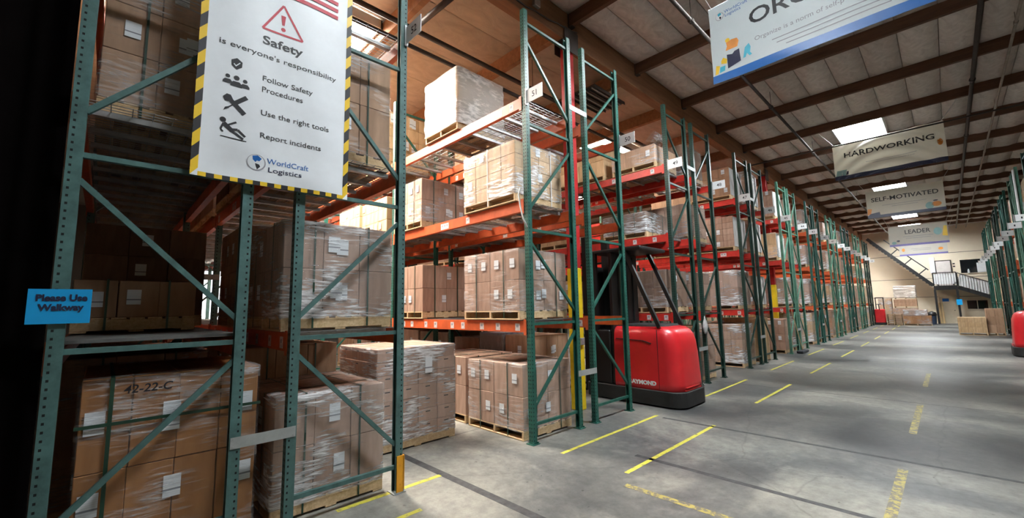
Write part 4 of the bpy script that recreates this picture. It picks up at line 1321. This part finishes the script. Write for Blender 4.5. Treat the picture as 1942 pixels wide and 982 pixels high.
# ------------------------------------------------------------------ red reach truck
def rrect(x0, x1, y0, y1, z, r0, r1, n=6, dz=0.0):
    """rounded rectangle ring; r1 radius at the +x (rear) corners, r0 at the -x corners"""
    pts = []
    for cx, cy, a0, r in ((x1 - r1, y1 - r1, 0, r1), (x0 + r0, y1 - r0, math.pi / 2, r0), (x0 + r0, y0 + r0, math.pi, r0), (x1 - r1, y0 + r1, 1.5 * math.pi, r1)):
        for i in range(n + 1):
            a = a0 + i * math.pi / 2 / n
            pts.append((cx + r * math.cos(a), cy + r * math.sin(a), z))
    return pts
def truck(loc, rotz, label):
    t = thing('reach_truck', label, 'forklift', loc, rotz)
    h = 0.525
    # local: rear face at x=0, truck runs to -x
    rings = [rrect(-1.27, x1, -h + i, h - i, z, 0.03, r) for z, x1, i, r in
        ((0.275, 0.0, 0.0, 0.22), (0.40, -0.012, 0.0, 0.22), (0.9, -0.035, 0.004, 0.23), (1.12, -0.055, 0.01, 0.24), (1.24, -0.09, 0.022, 0.24), (1.31, -0.14, 0.045, 0.23), (1.355, -0.21, 0.08, 0.21), (1.375, -0.30, 0.12, 0.18))]
    ob('body', MB().loft(rings).mesh('body', TRED, True), t)
    ob('skirt', MB().loft([rrect(-1.9, 0.035, -h - 0.015, h + 0.015, z, 0.05, 0.24) for z in (0.03, 0.27)] + [rrect(-1.9, 0.02, -h, h, 0.285, 0.05, 0.23)]).mesh('skirt', RUBBER), t, label='black rubber skirt')
    ob('top_deck', MB().loft([rrect(-1.24, -0.34, -h + 0.13, h - 0.13, 1.372, 0.05, 0.12), rrect(-1.22, -0.37, -h + 0.15, h - 0.15, 1.41, 0.05, 0.1)]).mesh('top_deck', RUBBER), t)
    ob('panel_seam', MB().box(-0.385, -h - 0.001, 0.30, -0.378, -h + 0.012, 1.33).mesh('panel_seam', HOLE), t)
    ob('door_grip', MB().bar((-1.2, -h - 0.004, 1.15), (-0.66, -h - 0.004, 1.13), 0.02, 0.012).bar((-0.66, -h - 0.004, 1.13), (-0.50, -h - 0.004, 1.085), 0.03, 0.012).mesh('door_grip', HOLE), t)
    ob('rear_vent', MB().bar((0.0, -0.33, 0.345), (0.0, 0.20, 0.345), 0.04, 0.012, (0, 0, 1)).bar((0.0, -0.36, 0.30), (0.0, 0.25, 0.30), 0.03, 0.012).mesh('rear_vent', REDC), t)
    ob('maker_lettering', text_mesh('RAYMOND', 0.095, WHITEP, 'LEFT', 0.0006, 0.006, 1.12), t, (-0.97, -h - 0.004, 0.365))
    # overhead guard
    g = ob('overhead_guard', MB().bbox(-1.72, -h + 0.02, 2.80, -0.62, h - 0.02, 2.87, 0.02).mesh('overhead_guard', BLACK), t)
    for s in (-1, 1):
        ob('guard_pillar', MB().bar((-0.98, s * (h - 0.06), 2.82), (-0.36, s * (h - 0.08), 1.37), 0.07, 0.06, (0, 1, 0)).mesh('guard_pillar', BLACK), t)
        ob('guard_pillar', MB().bar((-1.66, s * (h - 0.06), 0.3), (-1.66, s * (h - 0.06), 2.82), 0.07, 0.07, (0, 1, 0)).mesh('guard_pillar', BLACK), t)
        ob('mast_rail', MB().box(-2.02, s * 0.36 - 0.05, 0.1, -1.86, s * 0.36 + 0.05, 3.2).mesh('mast_rail', BLACK), t)
        ob('fork', MB().box(-3.1, s * 0.28 - 0.05, 0.06, -2.06, s * 0.28 + 0.05, 0.10).mesh('fork', BLACK), t)
    ob('cab_back', MB().bbox(-1.34, -h + 0.05, 0.29, -1.27, h - 0.03, 2.80, 0.01).mesh('cab_back', BLACK), t)
    for y in (-0.25, 0.05, 0.28):
        ob('cab_rib', MB().box(-1.27, y, 1.45, -1.25, y + 0.03, 2.75).mesh('cab_rib', RUBBER), t)
    ob('operator_base', MB().bbox(-1.86, -h + 0.02, 0.285, -1.35, h - 0.02, 1.30, 0.02).mesh('operator_base', BLACK), t)
    ob('mast_plate', MB().box(-2.04, -0.30, 0.2, -1.98, 0.30, 2.6).mesh('mast_plate', BLACK), t)
    for i, (x, y) in enumerate(((-0.35, 0.0), (-1.6, -0.42), (-1.6, 0.42))):
        ob('wheel', MB().tube([(x, y - 0.05, 0.07), (x, y + 0.05, 0.07)], 0.07, 14).mesh('wheel', RUBBER), t)
    return t
def copy_tree(o, parent=None):
    c = o.copy()
    COL.objects.link(c)
    if parent is not None:
        c.parent = parent
    for ch in list(o.children):
        copy_tree(ch, c)
    return c
trk = truck((-3.245, 7.545, 0), 0, 'red and black reach truck parked between rack frames 50 and 49')
trk2 = copy_tree(trk)
trk2.location = (1.27, 20.45, 0)
trk2.rotation_euler = (0, 0, math.pi)
tag(trk2, 'rounded red and black truck end at the right edge, before the right-hand racks', 'forklift')

# ------------------------------------------------------------------ pipes and roof lights
def pipe(label, pts, r, mat, clamps=()):
    t = thing('sprinkler_pipe', label, 'pipe', (0, 0, 0))
    ob('run', MB().tube(pts, r, 8).mesh('run', mat, True), t)
    for c in clamps:
        ob('hanger_rod', MB().tube([(c[0], c[1], c[2]), (c[0], c[1], Z_C - 0.02)], 0.006, 5).mesh('hanger_rod', mat), t)
        ob('coupling', MB().tube([(c[0] - 0.0, c[1] - 0.04, c[2]), (c[0], c[1] + 0.04, c[2])], r * 1.45, 8).mesh('coupling', mat), t)
    return t
pipe('dark sprinkler pipe under the purlins, left of the aisle banners', [(-2.72, 2.0, 6.80), (-2.72, 44.5, 6.80)], 0.035, PIPE, [(-2.72, y, 6.80) for y in (7.2, 12.1, 17, 22, 27)])
pipe('dark pipe under the purlins, right of the aisle banners', [(0.89, 4.0, 6.95), (0.89, 44.5, 6.95)], 0.04, PIPE, [(0.89, y, 6.95) for y in (9.6, 14.5, 19.4)])
pipe('pale thin conduit under the purlins at the right of the aisle', [(1.38, 9.0, 6.93), (1.38, 44.5, 6.93)], 0.025, PIPEL, [(1.38, y, 6.93) for y in (12, 17, 22)])
pipe('thin dark cross pipe running in front of the HARDWORKING banner', [(-4.4, 15.35, 6.37), (3.2, 15.35, 6.33)], 0.022, PIPE)
pipe('dark sprinkler main over the racks beside row 51', [(-5.95, -1.0, 6.55), (-5.95, 18.0, 6.55)], 0.045, PIPE, [(-5.95, y, 6.55) for y in (3.3, 6.5, 9.7)])
pipe('second dark pipe running next to the sprinkler main', [(-6.2, -1.0, 6.42), (-6.2, 18.0, 6.42)], 0.03, PIPE)
pipe('third dark pipe running below the sprinkler main', [(-6.05, -1.0, 6.28), (-6.05, 18.0, 6.28)], 0.025, PIPE)
pipe('dark branch pipe crossing from the sprinkler main toward the roof beam', [(-5.88, 3.5, 6.55), (-4.8, 3.6, 6.62)], 0.05, PIPE)
def strip_light(x, y, z, lit, label, w=0.36, l=1.25):
    t = thing('ceiling_light', label, 'light', (x, y, z), 0, 'hanging high-bay lights')
    b = MB()
    b.box(-w, -l / 2, 0.0, w, l / 2, 0.03)
    for i in range(5):
        xx = -w + i * w / 2
        b.bar((xx, -l / 2, -0.02), (xx, l / 2, -0.02), 0.012, 0.05)
    ob('reflector', b.mesh('reflector', WHITEP if lit else PIPE), t)
    for i in range(4):
        xx = -w + w / 4 + i * w / 2
        ob('tube', MB().tube([(xx, -l / 2 + 0.03, -0.022), (xx, l / 2 - 0.03, -0.022)], 0.016, 8).mesh('tube', TUBEM if lit else GALV), t)
    for yy in (-l / 2 + 0.1, l / 2 - 0.1):
        ob('hanger_wire', MB().tube([(0, yy, 0.03), (0, yy, Z_C - z - 0.02)], 0.004, 4).mesh('hanger_wire', PIPE), t)
    return t
strip_light(-5.32, 8.05, 6.6, False, 'dark unlit high-bay light with grille above frame 50')
strip_light(-7.3, 16.3, 6.6, True, 'lit high-bay light deep above the third pair of racks past the truck')
strip_light(-7.3, 24.9, 6.6, True, 'lit high-bay light deep above the middle pairs of racks')
strip_light(-7.3, 33.6, 6.6, True, 'lit high-bay light deep above the farthest pairs of racks')

# ------------------------------------------------------------------ far end: office front, stairs, goods
YW = Y_END
def wall_rect(name, x0, x1, z0, z1, mat, d=0.05, parent=None, y=None):
    y = YW if y is None else y
    return ob(name, MB().bbox(x0, y - d, z0, x1, y, z1, 0.008).mesh(name, mat), parent)
S_ = 45.0 / 44.0
def door(name, x0, x1, z0, z1, mat, frame):
    d = structure(wall_rect(name, x0, x1, z0, z1, mat, 0.05))
    fr = MB().box(x0 - 0.06, YW - 0.07, z0, x0, YW, z1 + 0.06).box(x1, YW - 0.07, z0, x1 + 0.06, YW, z1 + 0.06).box(x0, YW - 0.07, z1, x1, YW, z1 + 0.06)
    ob('door_frame', fr.mesh('door_frame', frame), d)
    ob('door_handle', MB().tube([(x1 - 0.1, YW - 0.05, z0 + 0.95), (x1 - 0.1, YW - 0.1, z0 + 0.95)], 0.03, 8).mesh('door_handle', PIPE), d)
    return d
door('door_1', -0.45, 0.36, 0.0, 2.02, DOORP, DOORP)
door('door_2', -0.42, 0.34, 2.80, 4.62, DOORW, PIPE)
def window(name, x0, x1, z0, z1, bars=1):
    wdw = structure(wall_rect(name, x0, x1, z0, z1, GLASSD, 0.03))
    fr = MB()
    fr.box(x0 - 0.05, YW - 0.06, z0 - 0.05, x1 + 0.05, YW, z0).box(x0 - 0.05, YW - 0.06, z1, x1 + 0.05, YW, z1 + 0.05)
    fr.box(x0 - 0.05, YW - 0.06, z0, x0, YW, z1).box(x1, YW - 0.06, z0, x1 + 0.05, YW, z1)
    for i in range(bars):
        x = x0 + (x1 - x0) * (i + 1) / (bars + 1)
        fr.box(x - 0.02, YW - 0.055, z0, x + 0.02, YW, z1)
    ob('window_frame', fr.mesh('window_frame', CREAM), wdw)
    return wdw
window('window_1', 0.84, 2.12, 3.65, 4.62, 0)
window('window_2', 0.92, 1.92, 1.05, 1.66, 1)
structure(wall_rect('trim_1', -0.75, -0.47, 3.75, 4.95, WHITEP, 0.12))
tag(wall_rect('notice_board', 1.65, 2.08, 3.66, 4.35, WHITEP, 0.09), 'white sheet leaning in the upper office window', 'notice')
tag(ob('water_bottle', MB().tube([(0, 0, 0), (0, 0, 0.16), (0, 0, 0.22), (0, 0, 0.28)], [0.06, 0.06, 0.035, 0.03], 10).mesh('water_bottle', WHITEP)), 'white bottle on the sill of the upper office window', 'bottle').location = (1.22, YW - 0.065, 3.655)
def small_sign(label, x, z, w, h, mat, y):
    o = tag(ob('wall_sign', MB().box(-w / 2, -0.01, -h / 2, w / 2, 0, h / 2).mesh('wall_sign', mat)), label, 'sign')
    o.location = (x, y, z)
    return o
small_sign('small blue sign on the wall above the lower office door', -0.15, 1.72, 0.34, 0.22, INKB, YW - 0.052)
small_sign('bright blue placard on the stair post by the lower office door', 0.53, 1.56, 0.28, 0.40, BLUEP, YW - 1.40)
for i, z in enumerate((4.38, 4.18)):
    small_sign(('upper' if i == 0 else 'lower') + ' small dark alarm box beside the upper office door', 0.52, z, 0.12, 0.10, PIPE, YW - 0.002)
# staircase
st = thing('staircase', 'black steel staircase and landing against the far office wall', 'stairs', (0, YW, 0))
LY0, LY1 = -1.35, 0.0
ob('landing', MB().box(-0.66, LY0, 2.48, 0.56, LY1 - 0.06, 2.76).mesh('landing', BLACK), st)
for x in (-0.62, 0.50):
    ob('support_post', MB().box(x - 0.06, LY0, 0, x + 0.06, LY0 + 0.12, 2.48).mesh('support_post', BLACK), st)
def rail(p0, p1, n, hgt=0.95):
    p0, p1 = Vector(p0), Vector(p1)
    up = Vector((0, 0, hgt))
    ob('handrail', MB().bar(p0 + up, p1 + up, 0.05, 0.05, (0, 1, 0)).mesh('handrail', BLACK), st)
    for p in (p0, p1):
        ob('newel', MB().bar(p, p + up, 0.06, 0.06, (0, 1, 0)).mesh('newel', BLACK), st)
    for i in range(1, n):
        p = p0.lerp(p1, i / n)
        ob('baluster', MB().bar(p, p + up, 0.016, 0.016, (0, 1, 0)).mesh('baluster', PIPE), st)
    ob('guard_panel', MB().bar(p0 + Vector((0, 0.03, hgt * .52)), p1 + Vector((0, 0.03, hgt * .52)), hgt * .8, 0.01, (0, 1, 0)).mesh('guard_panel', WHITEP), st, label='white panel behind the balusters')
rail((-0.64, LY0 + 0.04, 2.76), (0.54, LY0 + 0.04, 2.76), 9)
sp0, sp1 = (0.54, LY0 + 0.04, 2.62), (2.12, LY0 + 0.04, 1.85)
ob('stringer', MB().bar(sp0, (4.0, LY0 + 0.04, 0.93), 0.26, 0.05, (0, 1, 0)).mesh('stringer', BLACK), st)
rail((0.58, LY0 + 0.04, 2.70), (2.12, LY0 + 0.04, 1.92), 12)
for i in range(14):
    x = 0.60 + i * 0.25
    z = 2.68 - i * 0.123
    ob('tread', MB().box(x, LY0 + 0.07, z - 0.03, x + 0.25, LY1 - 0.1, z).mesh('tread', BLACK), st)
# upward flight to the roof level
ob('stringer', MB().bar((-0.66, LY0 + 0.04, 2.78), (-4.1, LY0 + 0.04, 6.69), 0.22, 0.06, (0, 1, 0)).mesh('stringer', BLACK), st)
ob('handrail', MB().bar((-0.82, LY0 + 0.04, 3.95), (-3.1, LY0 + 0.04, 6.48), 0.07, 0.05, (0, 1, 0)).mesh('handrail', BLACK), st)
for f in (0.28, 0.55, 0.82):
    a = Vector((-0.66, LY0 + 0.04, 2.78)).lerp(Vector((-3.3, LY0 + 0.04, 5.78)), f)
    ob('rail_strut', MB().bar(a, a + Vector((0.45, 0, 0.42)), 0.07, 0.05, (0, 1, 0)).mesh('rail_strut', BLACK), st)
for i in range(20):
    f = i / 16
    x, z = -0.70 - 2.6 * f, 2.82 + 2.95 * f
    ob('tread', MB().box(x - 0.2, LY0 + 0.08, z, x, LY1 - 0.1, z + 0.03).mesh('tread', BLACK), st)
# goods in front of the far wall
load('low pallet of tan cartons standing in the aisle before the office', (0.22, 1.18), (30.60, 31.55), (0, 0.86), (4, 4, 3), TAN, False, None, None, 0, seed=400, group='loads standing on the floor')
load('dark brown carton load right behind the low tan pallet', (1.20, 1.75), (30.75, 31.75), (0, 1.28), (2, 3, 3), KRAFT, False, None, None, 0, seed=401, group='loads standing on the floor')
load('wrapped pale box load on top of the far carton stack', (-2.78, -1.62), (42.2, 43.2), (1.85, 2.80), (2, 2, 2), TAN, False, None, FILMH, 0, seed=402, group='goods piled by the far wall')
load('brown carton load in the middle of the far carton stack', (-2.85, -1.60), (42.2, 43.2), (1.19, 1.83), (2, 2, 2), KRAFT, False, None, None, 0, seed=403, group='goods piled by the far wall')
load('brown carton load at the bottom of the far carton stack', (-2.95, -1.60), (42.2, 43.2), (0, 1.17), (2, 2, 3), KRAFT, False, None, FILML, 0, seed=404, group='goods piled by the far wall')
load('low loosely wrapped carton pile before the far wall', (-2.32, -0.92), (40.6, 41.7), (0, 0.66), (3, 3, 2), ORANGEB, False, None, FILML, 0, seed=405, group='goods piled by the far wall', jit=0.02)
load('upper pinkish carton layer on the low far pile', (-2.30, -1.10), (40.65, 41.65), (0.68, 1.08), (3, 3, 1), PINK, False, None, FILM, 0, seed=406, group='goods piled by the far wall', jit=0.02, pallet=False)
load('pale carton stack left of the tall far stack', (-3.75, -3.0), (42.6, 43.4), (0, 1.9), (2, 2, 4), TAN, False, None, FILM, 0, seed=407, group='goods piled by the far wall')
for i in range(6):
    t = thing('empty_pallet', 'empty wooden pallet in the far stack, number %s from the floor' % ('one two three four five six'.split()[i]), 'pallet', (-2.80, 40.9, 0.002 + i * 0.13), 0, 'empty pallets by the far wall')
    pallet_parts(t, 0.8, 0.9, PALWO, False)
pt = thing('pallet_truck', 'red powered pallet truck by the far end of the left racks', 'pallet truck', (-3.56, 40.9, 0))
ob('body', MB().bbox(-0.28, -0.3, 0.15, 0.28, 0.3, 1.15, 0.05).mesh('body', TRED), pt)
ob('base', MB().bbox(-0.3, -0.32, 0.02, 0.3, 0.32, 0.18, 0.02).mesh('base', BLACK), pt)
ob('mast', MB().box(-0.25, 0.25, 0.1, -0.19, 0.32, 2.0).box(0.19, 0.25, 0.1, 0.25, 0.32, 2.0).box(-0.25, 0.25, 1.94, 0.25, 0.32, 2.0).mesh('mast', BLACK), pt)
ob('tiller', MB().tube([(0, -0.28, 1.1), (0, -0.55, 1.5)], 0.03, 6).tube([(-0.15, -0.55, 1.5), (0.15, -0.55, 1.5)], 0.025, 6).mesh('tiller', BLACK), pt)
for i, (x, a) in enumerate(((-0.62, 0.02), (-0.49, 0.02), (-0.36, 0.02))):
    o = tag(ob('plank', MB().bbox(-0.05, -0.02, 0, 0.05, 0.02, 1.55, 0.004).mesh('plank', PLYW)), ['left', 'middle', 'right'][i] + ' of three wooden planks leaning by the lower office door', 'plank', 'planks by the office door')
    o.location = (x, YW - 0.36, 0.0)
    o.rotation_euler = (-0.17, 0, a)
tb = thing('trash_bin', 'dark bin with black bag beside the planks at the far wall', 'bin', (-0.95, 43.4, 0))
ob('bin', MB().tube([(0, 0, 0), (0, 0, 0.62)], [0.22, 0.26], 14).mesh('bin', flat('bin_blue', (0.03, 0.05, 0.09), 0.5)), tb)
ob('bin_bag', MB().tube([(0, 0, 0.60), (0, 0, 0.72), (0.02, 0, 0.86), (0, 0, 0.92)], [0.27, 0.28, 0.2, 0.05], 12).mesh('bin_bag', BLACK, True), tb)
# white downspout board on the right racks
tag(ob('post_protector', MB().bbox(-0.02, -0.10, 4.30, 0.02, 0.10, 6.0, 0.01).mesh('post_protector', WHITEP)), 'tall white board on a right-hand rack end', 'board').location = (1.888, 21.44, 0)

# ------------------------------------------------------------------ small things
br = thing('push_broom', 'push broom with wooden handle leaning on the rack end near sign 45', 'broom', (-3.72, 17.75, 0))
ob('broom_head', MB().bbox(-0.10, -0.42, 0.0, 0.10, 0.42, 0.09, 0.02).mesh('broom_head', CLOTHD), br, label='black bristle head')
ob('handle', MB().tube([(0, 0, 0.08), (-0.12, -0.55, 1.55)], 0.014, 7).mesh('handle', PALW), br, label='wooden handle')
bg = MB()
rg = random.Random(5)
rings = []
for j in range(9):
    f = j / 8
    r = (0.03, 0.07, 0.10, 0.115, 0.11, 0.09, 0.06, 0.03, 0.012)[j]
    rings.append([(r * math.cos(a) * (0.7) + rg.uniform(-.008, .008), r * math.sin(a) + rg.uniform(-.012, .012), 0.42 * f) for a in [2 * math.pi * i / 14 for i in range(14)]])
bg.loft(rings)
bag = tag(ob('plastic_bag', bg.mesh('plastic_bag', BAG, True)), 'clear plastic bag hanging on the end post of row 48', 'bag')
bag.location = (-3.84, 9.70, 1.10)
bag.scale = (0.6, 0.75, 0.95)
cs = MB().tube([(-3.99, 4.05, 3.42), (-4.02, 4.04, 3.33), (-3.97, 4.03, 3.12), (-3.93, 4.03, 2.98), (-3.885, 4.06, 2.85)], 0.011, 6)
tag(ob('loose_strap', cs.mesh('loose_strap', STRAPW, True)), 'loose white strap dangling at rack post 51 below the second shelf', 'strap')
# draped film over the open tray at 49
dr = MB()
nn = 14
for j in range(nn + 1):
    for i in range(nn + 1):
        u, v = i / nn, j / nn
        z = 5.28 + 0.26 * abs(2 * u - 1) ** 2 + 0.10 * noise.noise((u * 4, v * 4, 1.7)) + 0.12 * v
        dr.v.append((-5.2 + 1.04 * u, 8.44 + 0.9 * v, max(z, 5.292)))
for j in range(nn):
    for i in range(nn):
        a = j * (nn + 1) + i
        dr.f.append((a, a + 1, a + nn + 2, a + nn + 1))
        dr.m.append(0)
tag(ob('loose_film', dr.mesh('loose_film', FILM, True)), 'crumpled loose film lying over the open tray beside sign 49', 'film')
# bright opening far behind rows 52 and 53
wdo = structure(ob('window_3', MB().box(0, -1.6, 0.8, 0.05, 1.0, 4.2).mesh('window_3', DAYW)))
wdo.location = (X_L + 0.01, 5.4, 0)

# made-up black sheet that gives the side aisle by the near frame its darkness
tp = MB()
for i in range(41):
    for j in (0, 1):
        tp.v.append((0.03 * math.sin(i * 0.9) + 0.02 * math.sin(i * 2.3), -i * 0.05, 0.02 + j * 6.9))
for i in range(40):
    a = 2 * i
    tp.f.append((a, a + 1, a + 3, a + 2))
    tp.m.append(0)
sheet_ob = tag(ob('shade_sheet', tp.mesh('shade_sheet', flat('shade_sheet_black', (0.004, 0.003, 0.003), 0.95, spec=0.02), True)), 'black sheet added to darken the side aisle beside the near rack frame', 'shade_sheet')
sheet_ob.location = (-4.05, -0.266, 0)

# loose cable sagging along the roof beam
pts = [(-4.485, 2.6 + 0.2 * i, 7.0 - 0.17 * math.sin(math.pi * i / 18) - 0.012 * (i % 3)) for i in range(19)]
cb = tag(ob('electric_cable', MB().tube(pts, 0.013, 6).mesh('electric_cable', PIPE, True)), 'dark electric cable sagging along the roof beam above frame 51', 'cable')
jb = tag(ob('junction_box', MB().bbox(-4.5, 4.95, 6.92, -4.43, 5.10, 7.06, 0.008).mesh('junction_box', GALV)), 'small grey junction box on the roof beam near the red column', 'box')
